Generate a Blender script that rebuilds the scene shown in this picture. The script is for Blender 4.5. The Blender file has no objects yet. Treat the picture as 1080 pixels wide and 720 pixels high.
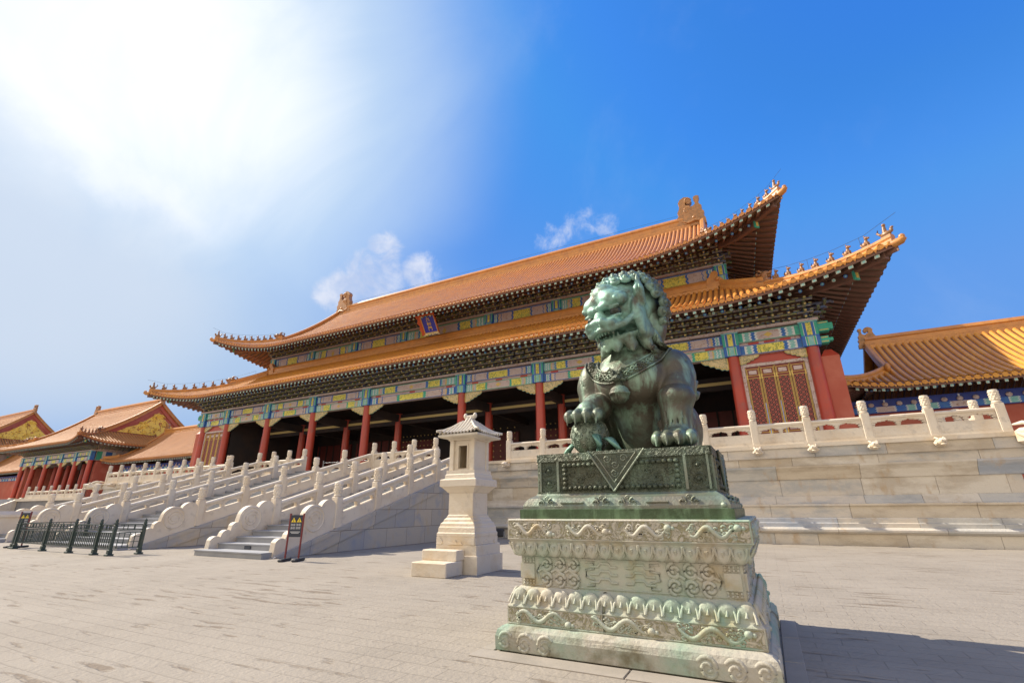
import bpy, math, random
import numpy as np
from mathutils import Vector, Matrix
random.seed(7)
R = math.radians
S = bpy.context.scene
COL = S.collection

# ------------------------------------------------------------------ camera, sky, sun, exposure
F_PX, PITCH, ROLL, YAW, EYE = 493.3, R(19.62), R(-0.385), R(27.159), 1.25
fw = Vector((-math.sin(YAW)*math.cos(PITCH), math.cos(YAW)*math.cos(PITCH), math.sin(PITCH)))
rt0 = Vector((math.cos(YAW), math.sin(YAW), 0)); up0 = rt0.cross(fw)
rt = rt0*math.cos(ROLL) + up0*math.sin(ROLL); up = -rt0*math.sin(ROLL) + up0*math.cos(ROLL)
cam = bpy.data.cameras.new('camera'); camo = bpy.data.objects.new('camera', cam); COL.objects.link(camo)
camo.matrix_world = Matrix(((rt.x, up.x, -fw.x, 0), (rt.y, up.y, -fw.y, 0), (rt.z, up.z, -fw.z, EYE), (0, 0, 0, 1)))
cam.sensor_width = 36; cam.lens = F_PX/1080*36; cam.clip_start = .1; cam.clip_end = 3000
S.camera = camo

SUN_AZ, SUN_EL = R(91.5), R(41.0)            # azimuth measured from +Y towards -X
GLOW = Vector((-math.sin(R(72))*math.cos(R(41)), math.cos(R(72))*math.cos(R(41)), math.sin(R(41))))   # brightest part of the veil of cloud
SUNV = Vector((-math.sin(SUN_AZ)*math.cos(SUN_EL), math.cos(SUN_AZ)*math.cos(SUN_EL), math.sin(SUN_EL)))
sl = bpy.data.lights.new('sun', 'SUN'); sl.energy = 5.0; sl.angle = R(0.53); sl.color = (1.0, .90, .74)
so = bpy.data.objects.new('sun', sl); COL.objects.link(so)
so.rotation_euler = SUNV.to_track_quat('Z', 'Y').to_euler(); so.location = SUNV*200

W = bpy.data.worlds.new('World'); S.world = W; W.use_nodes = True
wn, wl = W.node_tree.nodes, W.node_tree.links
for n in list(wn): wn.remove(n)
def N(tree, t, **kw):
    n = tree.nodes.new(t)
    for k, v in kw.items():
        if k.startswith('i_'):
            key = k[2:]; key = int(key) if key.isdigit() else key.replace('_', ' ')
            n.inputs[key].default_value = v
        else: setattr(n, k, v)
    return n
def ramp(tree, stops, interp='LINEAR'):
    n = tree.nodes.new('ShaderNodeValToRGB'); n.color_ramp.interpolation = interp
    el = n.color_ramp.elements
    while len(el) < len(stops): el.new(.5)
    for e, (p, c) in zip(el, stops): e.position = p; e.color = (*c, 1) if len(c) == 3 else c
    return n
T = W.node_tree
sky = N(T, 'ShaderNodeTexSky', sky_type='NISHITA'); sky.sun_disc = False
sky.sun_elevation = SUN_EL; sky.sun_rotation = -SUN_AZ; sky.air_density = 1.25; sky.dust_density = .6; sky.ozone_density = 3.0
hs = N(T, 'ShaderNodeHueSaturation', i_Saturation=1.22, i_Value=1.45)
wl.new(sky.outputs[0], hs.inputs['Color'])
tc = N(T, 'ShaderNodeTexCoord')
nrm = N(T, 'ShaderNodeVectorMath', operation='NORMALIZE'); wl.new(tc.outputs['Generated'], nrm.inputs[0])
def vmath(op, a, b):
    n = N(T, 'ShaderNodeVectorMath', operation=op)
    for i, q in enumerate((a, b)):
        if isinstance(q, (tuple, Vector)): n.inputs[i].default_value = q
        else: wl.new(q, n.inputs[i])
    return n.outputs['Value'] if op == 'DOT_PRODUCT' else n.outputs[0]
def sstep(v, a, b, lo=0.0, hi=1.0):
    m = N(T, 'ShaderNodeMapRange', interpolation_type='SMOOTHSTEP', i_1=a, i_2=b, i_3=lo, i_4=hi); wl.new(v, m.inputs[0]); return m.outputs[0]
def fmath(op, a, b, clamp=False):
    m = N(T, 'ShaderNodeMath', operation=op, use_clamp=clamp)
    for i, q in enumerate((a, b)):
        if isinstance(q, (int, float)): m.inputs[i].default_value = q
        else: wl.new(q, m.inputs[i])
    return m.outputs[0]
def mixc(f, a, b, clamp=False):
    m = N(T, 'ShaderNodeMix', data_type='RGBA')
    for k, q in ((0, f), (6, a), (7, b)):
        if isinstance(q, (int, float)): m.inputs[k].default_value = q
        elif isinstance(q, tuple): m.inputs[k].default_value = (*q, 1)
        else: wl.new(q, m.inputs[k])
    return m.outputs[2]
def pix(x, y): return (rt*(x-540)/F_PX - up*(y-360)/F_PX + fw).normalized()
def noise(scale, detail=6, rough=.55, dist=0.0, stretch=None, rot=(0, 0, 0)):
    n = N(T, 'ShaderNodeTexNoise', i_Scale=scale, i_Detail=detail, i_Roughness=rough, i_Distortion=dist); src = nrm.outputs[0]
    if stretch:
        mp = N(T, 'ShaderNodeMapping'); mp.inputs['Scale'].default_value = stretch; mp.inputs['Rotation'].default_value = rot; wl.new(src, mp.inputs[0]); src = mp.outputs[0]
    wl.new(src, n.inputs['Vector']); return n.outputs['Fac']
def patch(c, a, b): return sstep(vmath('DOT_PRODUCT', nrm.outputs[0], Vector(c)), math.cos(R(b)), math.cos(R(a)))
sd = vmath('DOT_PRODUCT', nrm.outputs[0], GLOW)
sep = N(T, 'ShaderNodeSeparateXYZ'); wl.new(nrm.outputs[0], sep.inputs[0]); el_ = sep.outputs['Z']
base = vmath('MAXIMUM', vmath('MINIMUM', vmath('MULTIPLY', hs.outputs[0], (.40, .80, 1.15)), (.62, 2.0, 5.5)), (.14, 1.32, 5.0))
base = mixc(sstep(el_, .66, .12, 0, .9), base, (1.0, 2.4, 5.4))                  # pale towards the horizon
wisp = noise(1.6, 6, .55, .6, (1.0, 2.6, 2.0), (R(20), R(35), R(30)))
sdw = fmath('ADD', sd, fmath('MULTIPLY', fmath('SUBTRACT', wisp, .5), .06))
c1 = mixc(fmath('POWER', sstep(sdw, .80, .994), 1.3), base, (3.9, 4.95, 6.2))                              # thin veil round the sun
c2 = mixc(sstep(el_, .52, .14, 0, .88), c1, (3.75, 4.55, 5.35)); c2 = mixc(sstep(sd, .70, .93), c1, c2)
c3 = mixc(sstep(sdw, .945, 1.02), c2, (7.6, 7.6, 7.6))
# bank of soft cloud below a bright slanting edge
A_, B_ = pix(0, 88), pix(170, 216); nb = A_.cross(B_).normalized()
if nb.dot(pix(30, 250)) < 0: nb = -nb
side = fmath('ADD', vmath('DOT_PRODUCT', nrm.outputs[0], nb), fmath('MULTIPLY', fmath('SUBTRACT', noise(4.5, 7, .62), .5), .17))
bank = fmath('MULTIPLY', sstep(side, -.03, .13), patch(pix(20, 230), 8, 21))
rim = fmath('MULTIPLY', fmath('MULTIPLY', sstep(side, -.045, .0), sstep(side, .05, .0)), patch(pix(90, 160), 6, 13))
c4 = mixc(fmath('MULTIPLY', bank, .66), c3, (4.5, 5.0, 5.8))
c4 = mixc(fmath('MULTIPLY', rim, .40), c4, (7.2, 7.2, 7.3))
# two small cumulus puffs over the roof
puff = fmath('MAXIMUM', fmath('MAXIMUM', fmath('MAXIMUM', patch(pix(408, 262), .3, 3.2), patch(pix(395, 295), .5, 5.2)), fmath('MAXIMUM', patch(pix(358, 308), .3, 3.8), patch(pix(445, 285), .3, 3.6))), fmath('MULTIPLY', fmath('MAXIMUM', fmath('MAXIMUM', patch(pix(610, 236), .2, 3.4), patch(pix(640, 236), .2, 2.6)), patch(pix(580, 252), .3, 3.0)), .72))
cov = sstep(fmath('ADD', fmath('MULTIPLY', puff, .62), fmath('MULTIPLY', noise(13, 10, .70, .3), 1.35)), .95, 1.42, 0, .80)
c5 = mixc(cov, c4, mixc(sstep(noise(16, 5, .6), .35, .7), (3.5, 4.1, 5.6), (5.4, 5.6, 6.3)))
faint = sstep(noise(2.3, 7, .6, .4), .52, .78, 0, .10); c6 = mixc(faint, c5, (4.8, 5.1, 5.8))
# unseen warm-white fill added to the southern sky to brighten the shaded fronts
south_fill = fmath('MULTIPLY', sstep(fmath('MULTIPLY', sep.outputs['Y'], -1.0), .02, .5), sstep(noise(2.0, 6, .6), .25, .6, .55, 1.0))
c6 = mixc(fmath('MULTIPLY', south_fill, sstep(el_, .98, .55)), c6, (9.6, 8.5, 6.9))
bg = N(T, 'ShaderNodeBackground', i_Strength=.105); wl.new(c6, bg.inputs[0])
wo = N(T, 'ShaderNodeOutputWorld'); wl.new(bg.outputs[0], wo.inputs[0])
vs = S.view_settings; vs.view_transform = 'Standard'; vs.look = 'None'; vs.gamma = 1; vs.use_curve_mapping = False; vs.exposure = .55

# ------------------------------------------------------------------ materials
def mat(name, col, rough=.7, metal=0, spec=.5, var=None, bump=None, stain=None):
    """var=(scale, colour2, lo, hi): noise patches of a second colour; bump=(scale, strength, dist); stain=same as var, at another scale"""
    m = bpy.data.materials.new(name); m.use_nodes = True; t = m.node_tree; b = t.nodes['Principled BSDF']
    b.inputs['Roughness'].default_value = rough; b.inputs['Metallic'].default_value = metal; b.inputs['Specular IOR Level'].default_value = spec
    b.inputs['Base Color'].default_value = (*col, 1)
    geo = None; cur = None
    def vec():
        nonlocal geo
        if geo is None: geo = N(t, 'ShaderNodeNewGeometry')
        return geo.outputs['Position']
    for k, v in enumerate((var, stain)):
        if not v: continue
        sc, c2, lo, hi = v[:4]
        stretch = v[4] if len(v) > 4 else (1, 1, 1)
        mpn = N(t, 'ShaderNodeMapping'); mpn.inputs['Scale'].default_value = stretch; mpn.inputs['Location'].default_value = (k*3.7, k*1.9, 0)
        t.links.new(vec(), mpn.inputs[0])
        n = N(t, 'ShaderNodeTexNoise', i_Scale=sc, i_Detail=5, i_Roughness=.6); t.links.new(mpn.outputs[0], n.inputs['Vector'])
        r = N(t, 'ShaderNodeMapRange', i_1=lo, i_2=hi); t.links.new(n.outputs['Fac'], r.inputs[0])
        mx = N(t, 'ShaderNodeMix', data_type='RGBA'); t.links.new(r.outputs[0], mx.inputs[0])
        if cur is None: mx.inputs[6].default_value = (*col, 1)
        else: t.links.new(cur, mx.inputs[6])
        mx.inputs[7].default_value = (*c2, 1); cur = mx.outputs[2]
    if cur is not None: t.links.new(cur, b.inputs['Base Color'])
    if bump:
        n = N(t, 'ShaderNodeTexNoise', i_Scale=bump[0], i_Detail=6, i_Roughness=.6); t.links.new(vec(), n.inputs['Vector'])
        bp = N(t, 'ShaderNodeBump', i_Strength=bump[1], i_Distance=bump[2]); t.links.new(n.outputs['Fac'], bp.inputs['Height']); t.links.new(bp.outputs[0], b.inputs['Normal'])
    return m

M = {}
M['tile'] = mat('glazed_tile', (.66, .29, .045), .40, 0, .35, var=(1.1, (.52, .19, .045), .35, .7), stain=(6, (.36, .17, .08), .52, .72), bump=(9, .35, .03))
M['tile_up'] = mat('glazed_tile_upper', (.60, .255, .058), .45, 0, .35, var=(.8, (.46, .20, .085), .35, .7), stain=(6, (.40, .23, .14), .52, .72), bump=(9, .35, .03))
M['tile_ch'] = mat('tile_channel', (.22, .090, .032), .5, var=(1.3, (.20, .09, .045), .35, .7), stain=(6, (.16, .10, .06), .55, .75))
M['tile_far'] = mat('glazed_tile_far', (.50, .225, .07), .62, 0, .25, var=(.5, (.42, .18, .06), .35, .7), bump=(6, .2, .03))
M['ridge'] = mat('glazed_ridge', (.58, .26, .065), .38, 0, .5, var=(2.5, (.42, .18, .06), .4, .75), bump=(8, .3, .03))
M['figure'] = mat('glazed_figure', (.33, .15, .055), .4, var=(6, (.18, .11, .06), .4, .7))
M['tip'] = mat('rafter_tip', (.46, .50, .40), .7)
M['tile_yel'] = mat('glazed_tile_yellow', (.70, .33, .045), .36, 0, .4, var=(1.1, (.60, .25, .045), .35, .7), stain=(6, (.42, .22, .08), .55, .75), bump=(9, .35, .03))
M['chiwen'] = mat('glazed_dragon', (.46, .22, .075), .4, var=(4, (.28, .15, .06), .4, .7), bump=(14, .6, .04))
M['red'] = mat('red_lacquer', (.46, .062, .035), .38, 0, .45, var=(1.2, (.36, .06, .045), .4, .7), stain=(2.3, (.30, .10, .08), .58, .8), bump=(3, .1, .02))
M['redwall'] = mat('red_wall_plaster', (.42, .10, .065), .85, var=(.7, (.50, .16, .11), .4, .7))
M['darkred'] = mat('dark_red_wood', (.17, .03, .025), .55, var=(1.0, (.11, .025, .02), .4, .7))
M['door'] = mat('door_red', (.21, .038, .028), .5)
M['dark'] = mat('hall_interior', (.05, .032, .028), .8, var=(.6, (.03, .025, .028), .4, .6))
M['mauve'] = mat('faded_mauve_paint', (.56, .45, .43), .75, var=(4, (.50, .32, .30), .45, .7), stain=(9, (.40, .42, .44), .55, .75))
M['blue'] = mat('blue_paint', (.03, .13, .50), .6, var=(5, (.06, .20, .42), .4, .7))
M['green'] = mat('green_paint', (.04, .40, .25), .6, var=(5, (.08, .42, .34), .4, .7))
M['teal'] = mat('teal_paint', (.20, .50, .48), .6, var=(6, (.36, .56, .54), .45, .7))
M['white'] = mat('white_paint', (.68, .70, .68), .7)
M['goldline'] = mat('gilt_line', (.66, .46, .12), .45)
M['redstrip'] = mat('red_paint', (.50, .07, .05), .6)
M['orange'] = mat('orange_glaze', (.72, .28, .03), .3)
M['rafter'] = mat('rafter_red', (.20, .095, .065), .7, var=(2, (.15, .085, .06), .4, .7))
M['soffit'] = mat('soffit_board', (.21, .14, .09), .8, var=(1.5, (.16, .11, .08), .4, .7))
M['dg_blue'] = mat('bracket_blue', (.12, .17, .33), .6, var=(4, (.22, .17, .15), .4, .65))
M['dg_green'] = mat('bracket_green', (.20, .28, .15), .6, var=(4, (.28, .22, .11), .4, .65))
M['dg_gold'] = mat('bracket_edge', (.75, .58, .24), .6)
M['dg_back'] = mat('bracket_board', (.33, .20, .13), .8, var=(3, (.24, .17, .14), .4, .65))
def gold_pattern(name, c1, c2, scale, thr=(.35, .5), metal=0.0):
    m = mat(name, c1, .45, metal); t = m.node_tree; b = t.nodes['Principled BSDF']
    g = N(t, 'ShaderNodeNewGeometry')
    n = N(t, 'ShaderNodeTexNoise', i_Scale=scale, i_Detail=2.5, i_Roughness=.6, i_Distortion=2.2); t.links.new(g.outputs['Position'], n.inputs['Vector'])
    r = N(t, 'ShaderNodeMapRange', i_1=thr[0], i_2=thr[1]); t.links.new(n.outputs['Fac'], r.inputs[0])
    mx = N(t, 'ShaderNodeMix', data_type='RGBA'); mx.inputs[6].default_value = (*c2, 1); mx.inputs[7].default_value = (*c1, 1); t.links.new(r.outputs[0], mx.inputs[0])
    t.links.new(mx.outputs[2], b.inputs['Base Color'])
    bp = N(t, 'ShaderNodeBump', i_Strength=.6, i_Distance=.05); t.links.new(r.outputs[0], bp.inputs['Height']); t.links.new(bp.outputs[0], b.inputs['Normal'])
    return m
M['gold'] = gold_pattern('gilt_dragons', (.86, .74, .14), (.22, .36, .12), 5.5)
M['mauve'] = gold_pattern('faded_mauve_paint', (.58, .47, .45), (.50, .31, .24), 5.0, (.36, .44))
def tile_joints(m, rise=.155):
    """lap joints between the tiles of a row: a saw-tooth step up the slope"""
    t = m.node_tree; b = t.nodes['Principled BSDF']; g = N(t, 'ShaderNodeNewGeometry'); sp = N(t, 'ShaderNodeSeparateXYZ'); t.links.new(g.outputs['Position'], sp.inputs[0])
    d = N(t, 'ShaderNodeMath', operation='DIVIDE', i_1=rise); t.links.new(sp.outputs['Z'], d.inputs[0]); f = N(t, 'ShaderNodeMath', operation='FRACT'); t.links.new(d.outputs[0], f.inputs[0])
    bp = N(t, 'ShaderNodeBump', i_Strength=.5, i_Distance=.03); t.links.new(f.outputs[0], bp.inputs['Height'])
    if b.inputs['Normal'].is_linked: t.links.new(b.inputs['Normal'].links[0].from_socket, bp.inputs['Normal'])
    t.links.new(bp.outputs[0], b.inputs['Normal'])
for k_ in ('tile', 'tile_up', 'tile_far', 'tile_yel'): tile_joints(M[k_])
M['queti'] = gold_pattern('gilt_bracket', (.70, .56, .30), (.20, .26, .16), 7)
M['gable'] = gold_pattern('gilt_gable', (.95, .66, .10), (.40, .12, .03), 1.6, (.36, .46))
M['marble'] = mat('white_marble', (.66, .585, .48), .64, var=(1.1, (.60, .49, .36), .42, .72), stain=(4.2, (.44, .39, .33), .56, .78), bump=(16, .45, .025))
M['marble_w'] = mat('warm_marble', (.64, .56, .45), .66, var=(1.3, (.58, .44, .27), .50, .74), stain=(4.2, (.44, .38, .31), .58, .80), bump=(16, .45, .025))
M['step'] = mat('step_stone', (.27, .275, .29), .75, var=(2, (.33, .33, .34), .4, .7), stain=(9, (.28, .27, .28), .58, .8), bump=(30, .2, .01))
M['iron'] = mat('green_iron', (.022, .045, .038), .5, var=(6, (.05, .06, .05), .4, .7))
M['black'] = mat('black_base', (.03, .032, .04), .6)
M['navy'] = mat('navy_board', (.022, .028, .045), .45)
M['signred'] = mat('sign_red', (.17, .018, .018), .4)
M['yellow'] = mat('sign_yellow', (.85, .62, .03), .5)
M['letter'] = mat('sign_letter', (.75, .75, .75), .6)
M['steel'] = mat('steel_rail', (.35, .36, .38), .35, .6)
M['plaqueblue'] = mat('plaque_blue', (.02, .035, .42), .4)

def stone_blocks(name, cA, cB, cC, mortar, bw, bh, rough=.65, msize=.008, stainc=(.55, .36, .17)):
    """ashlar: colours per block, cloudy marble veins and rust streaks; block lines on any vertical face"""
    m = mat(name, cA, rough); t = m.node_tree; b = t.nodes['Principled BSDF']; L = t.links
    g = N(t, 'ShaderNodeNewGeometry'); sp = N(t, 'ShaderNodeSeparateXYZ'); L.new(g.outputs['Position'], sp.inputs[0])
    sn = N(t, 'ShaderNodeSeparateXYZ'); L.new(g.outputs['True Normal'], sn.inputs[0])
    ab = N(t, 'ShaderNodeMath', operation='ABSOLUTE'); L.new(sn.outputs['X'], ab.inputs[0])
    gt = N(t, 'ShaderNodeMath', operation='GREATER_THAN', i_1=.6); L.new(ab.outputs[0], gt.inputs[0])
    mf = N(t, 'ShaderNodeMix', data_type='FLOAT'); L.new(gt.outputs[0], mf.inputs[0]); L.new(sp.outputs['X'], mf.inputs[2]); L.new(sp.outputs['Y'], mf.inputs[3])
    cb = N(t, 'ShaderNodeCombineXYZ'); L.new(mf.outputs[0], cb.inputs[0]); L.new(sp.outputs['Z'], cb.inputs[1])
    br = N(t, 'ShaderNodeTexBrick', i_Scale=1, i_Mortar_Size=msize, i_Mortar_Smooth=.3, i_Bias=0, i_Brick_Width=bw, i_Row_Height=bh)
    br.offset = .37; br.squash = 1.0
    br.inputs['Color1'].default_value = (*cA, 1); br.inputs['Color2'].default_value = (*cB, 1); br.inputs['Mortar'].default_value = (*mortar, 1)
    L.new(cb.outputs[0], br.inputs['Vector'])
    n1 = N(t, 'ShaderNodeTexNoise', i_Scale=1.1, i_Detail=6, i_Roughness=.62, i_Distortion=1.2); L.new(g.outputs['Position'], n1.inputs['Vector'])
    r1 = N(t, 'ShaderNodeMapRange', i_1=.5, i_2=.72, i_4=.75); L.new(n1.outputs['Fac'], r1.inputs[0])
    x1 = N(t, 'ShaderNodeMix', data_type='RGBA'); L.new(r1.outputs[0], x1.inputs[0]); L.new(br.outputs['Color'], x1.inputs[6]); x1.inputs[7].default_value = (*cC, 1)
    mp2 = N(t, 'ShaderNodeMapping'); mp2.inputs['Scale'].default_value = (1.4, 1.4, .55); mp2.inputs['Location'].default_value = (5, 2, 9); L.new(g.outputs['Position'], mp2.inputs[0])
    n2 = N(t, 'ShaderNodeTexNoise', i_Scale=2.0, i_Detail=6, i_Roughness=.65); L.new(mp2.outputs[0], n2.inputs['Vector'])
    r2 = N(t, 'ShaderNodeMapRange', i_1=.56, i_2=.74, i_4=.7); L.new(n2.outputs['Fac'], r2.inputs[0])
    x2 = N(t, 'ShaderNodeMix', data_type='RGBA'); L.new(r2.outputs[0], x2.inputs[0]); L.new(x1.outputs[2], x2.inputs[6]); x2.inputs[7].default_value = (*stainc, 1)
    L.new(x2.outputs[2], b.inputs['Base Color'])
    n3 = N(t, 'ShaderNodeTexNoise', i_Scale=14, i_Detail=6, i_Roughness=.65); L.new(g.outputs['Position'], n3.inputs['Vector'])
    ad = N(t, 'ShaderNodeMath', operation='MULTIPLY_ADD', i_1=-2.2); L.new(br.outputs['Fac'], ad.inputs[0]); L.new(n3.outputs['Fac'], ad.inputs[2])
    bp = N(t, 'ShaderNodeBump', i_Strength=.4, i_Distance=.03); L.new(ad.outputs[0], bp.inputs['Height']); L.new(bp.outputs[0], b.inputs['Normal'])
    return m
M['wall'] = stone_blocks('terrace_ashlar', (.58, .50, .40), (.40, .39, .38), (.28, .32, .38), (.13, .10, .08), 1.75, 20.0, stainc=(.52, .31, .13))
M['flank'] = stone_blocks('stair_flank_stone', (.48, .42, .34), (.35, .34, .33), (.25, .29, .38), (.14, .11, .09), 1.1, .62, stainc=(.46, .33, .18))
M['greywall'] = stone_blocks('gate_terrace_brick', (.22, .21, .21), (.17, .17, .19), (.13, .14, .17), (.14, .13, .13), .5, .14, stainc=(.25, .22, .2))

M['ash_beige'] = mat('ash_beige', (0.57, 0.51, 0.43), .68, var=(1.5, (0.4, 0.39, 0.37), .44, .62, (.6, 1, 1.6)), stain=(2.4, (.44, .32, .20), .58, .76, (1, 1, .4)), bump=(10, .6, .03))
M['ash_tan'] = mat('ash_tan', (0.55, 0.475, 0.37), .68, var=(1.5, (0.44, 0.37, 0.28), .44, .62, (.6, 1, 1.6)), stain=(2.4, (.44, .32, .20), .58, .76, (1, 1, .4)), bump=(10, .6, .03))
M['ash_blue'] = mat('ash_blue', (0.45, 0.45, 0.46), .68, var=(1.5, (0.32, 0.35, 0.4), .44, .62, (.6, 1, 1.6)), stain=(2.4, (.44, .32, .20), .58, .76, (1, 1, .4)), bump=(10, .6, .03))
M['ash_grey'] = mat('ash_grey', (0.49, 0.47, 0.43), .68, var=(1.5, (0.36, 0.36, 0.35), .44, .62, (.6, 1, 1.6)), stain=(2.4, (.44, .32, .20), .58, .76, (1, 1, .4)), bump=(10, .6, .03))
M['ash_cream'] = mat('ash_cream', (0.62, 0.565, 0.48), .68, var=(1.5, (0.47, 0.41, 0.33), .44, .62, (.6, 1, 1.6)), stain=(2.4, (.44, .32, .20), .58, .76, (1, 1, .4)), bump=(10, .6, .03))
def paving():
    m = mat('courtyard_paving', (.3, .26, .23), .92, 0, .2); t = m.node_tree; b = t.nodes['Principled BSDF']; L = t.links
    g = N(t, 'ShaderNodeNewGeometry')
    br = N(t, 'ShaderNodeTexBrick', i_Scale=1, i_Mortar_Size=.006, i_Mortar_Smooth=.4, i_Brick_Width=.46, i_Row_Height=.225, i_Bias=0)
    br.inputs['Color1'].default_value = (.302, .264, .216, 1); br.inputs['Color2'].default_value = (.276, .242, .199, 1); br.inputs['Mortar'].default_value = (.232, .200, .163, 1)
    wob = N(t, 'ShaderNodeTexNoise', i_Scale=1.3, i_Detail=3); L.new(g.outputs['Position'], wob.inputs['Vector'])
    vm = N(t, 'ShaderNodeVectorMath', operation='MULTIPLY_ADD'); L.new(wob.outputs['Color'], vm.inputs[0]); vm.inputs[1].default_value = (.05, .05, 0); L.new(g.outputs['Position'], vm.inputs[2])
    L.new(vm.outputs[0], br.inputs['Vector'])
    n1 = N(t, 'ShaderNodeTexNoise', i_Scale=.55, i_Detail=7, i_Roughness=.68); L.new(g.outputs['Position'], n1.inputs['Vector'])
    r1 = N(t, 'ShaderNodeMapRange', i_1=.40, i_2=.66, i_4=.85); L.new(n1.outputs['Fac'], r1.inputs[0])
    x1 = N(t, 'ShaderNodeMix', data_type='RGBA'); L.new(r1.outputs[0], x1.inputs[0]); L.new(br.outputs['Color'], x1.inputs[6]); x1.inputs[7].default_value = (.334, .294, .243, 1)
    # worn, spalled bricks: elongated brown pits that follow the rows
    mp1 = N(t, 'ShaderNodeMapping'); mp1.inputs['Scale'].default_value = (1.15, 6.2, 1); L.new(g.outputs['Position'], mp1.inputs[0])
    n2 = N(t, 'ShaderNodeTexNoise', i_Scale=1.1, i_Detail=4, i_Roughness=.55); L.new(mp1.outputs[0], n2.inputs['Vector'])
    n2b = N(t, 'ShaderNodeTexNoise', i_Scale=.32, i_Detail=2); L.new(g.outputs['Position'], n2b.inputs['Vector'])
    ad = N(t, 'ShaderNodeMath', operation='MULTIPLY_ADD', i_1=.42); L.new(n2b.outputs['Fac'], ad.inputs[0]); L.new(n2.outputs['Fac'], ad.inputs[2])
    r2 = N(t, 'ShaderNodeMapRange', i_1=.815, i_2=.89, i_4=.62); L.new(ad.outputs[0], r2.inputs[0])
    x2 = N(t, 'ShaderNodeMix', data_type='RGBA'); L.new(r2.outputs[0], x2.inputs[0]); L.new(x1.outputs[2], x2.inputs[6]); x2.inputs[7].default_value = (.15, .108, .072, 1)
    L.new(x2.outputs[2], b.inputs['Base Color'])
    n3 = N(t, 'ShaderNodeTexNoise', i_Scale=22, i_Detail=5); L.new(g.outputs['Position'], n3.inputs['Vector'])
    h = N(t, 'ShaderNodeMath', operation='MULTIPLY_ADD', i_1=-1.6); L.new(r2.outputs[0], h.inputs[0]); L.new(n3.outputs['Fac'], h.inputs[2])
    h2 = N(t, 'ShaderNodeMath', operation='MULTIPLY_ADD', i_1=-.5); L.new(br.outputs['Fac'], h2.inputs[0]); L.new(h.outputs[0], h2.inputs[2])
    bp = N(t, 'ShaderNodeBump', i_Strength=.7, i_Distance=.016); L.new(h2.outputs[0], bp.inputs['Height']); L.new(bp.outputs[0], b.inputs['Normal'])
    return m
M['paving'] = paving()

def lattice_mat():
    m = mat('door_lattice', (.2, .04, .03), .5); t = m.node_tree; b = t.nodes['Principled BSDF']; L = t.links
    g = N(t, 'ShaderNodeNewGeometry'); mpn = N(t, 'ShaderNodeMapping'); mpn.inputs['Scale'].default_value = (5.6, 0, 5.6); mpn.inputs['Rotation'].default_value = (0, R(45), 0)
    L.new(g.outputs['Position'], mpn.inputs[0])
    v = N(t, 'ShaderNodeTexVoronoi', i_Scale=1.0, i_Randomness=0.0); L.new(mpn.outputs[0], v.inputs['Vector'])
    r = ramp(t, [(0, (.40, .16, .07)), (.14, (.30, .06, .04)), (.22, (.025, .010, .012)), (.40, (.025, .010, .012)), (.47, (.36, .07, .045))]); L.new(v.outputs['Distance'], r.inputs[0])
    L.new(r.outputs[0], b.inputs['Base Color'])
    return m
M['lattice'] = lattice_mat()

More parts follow.
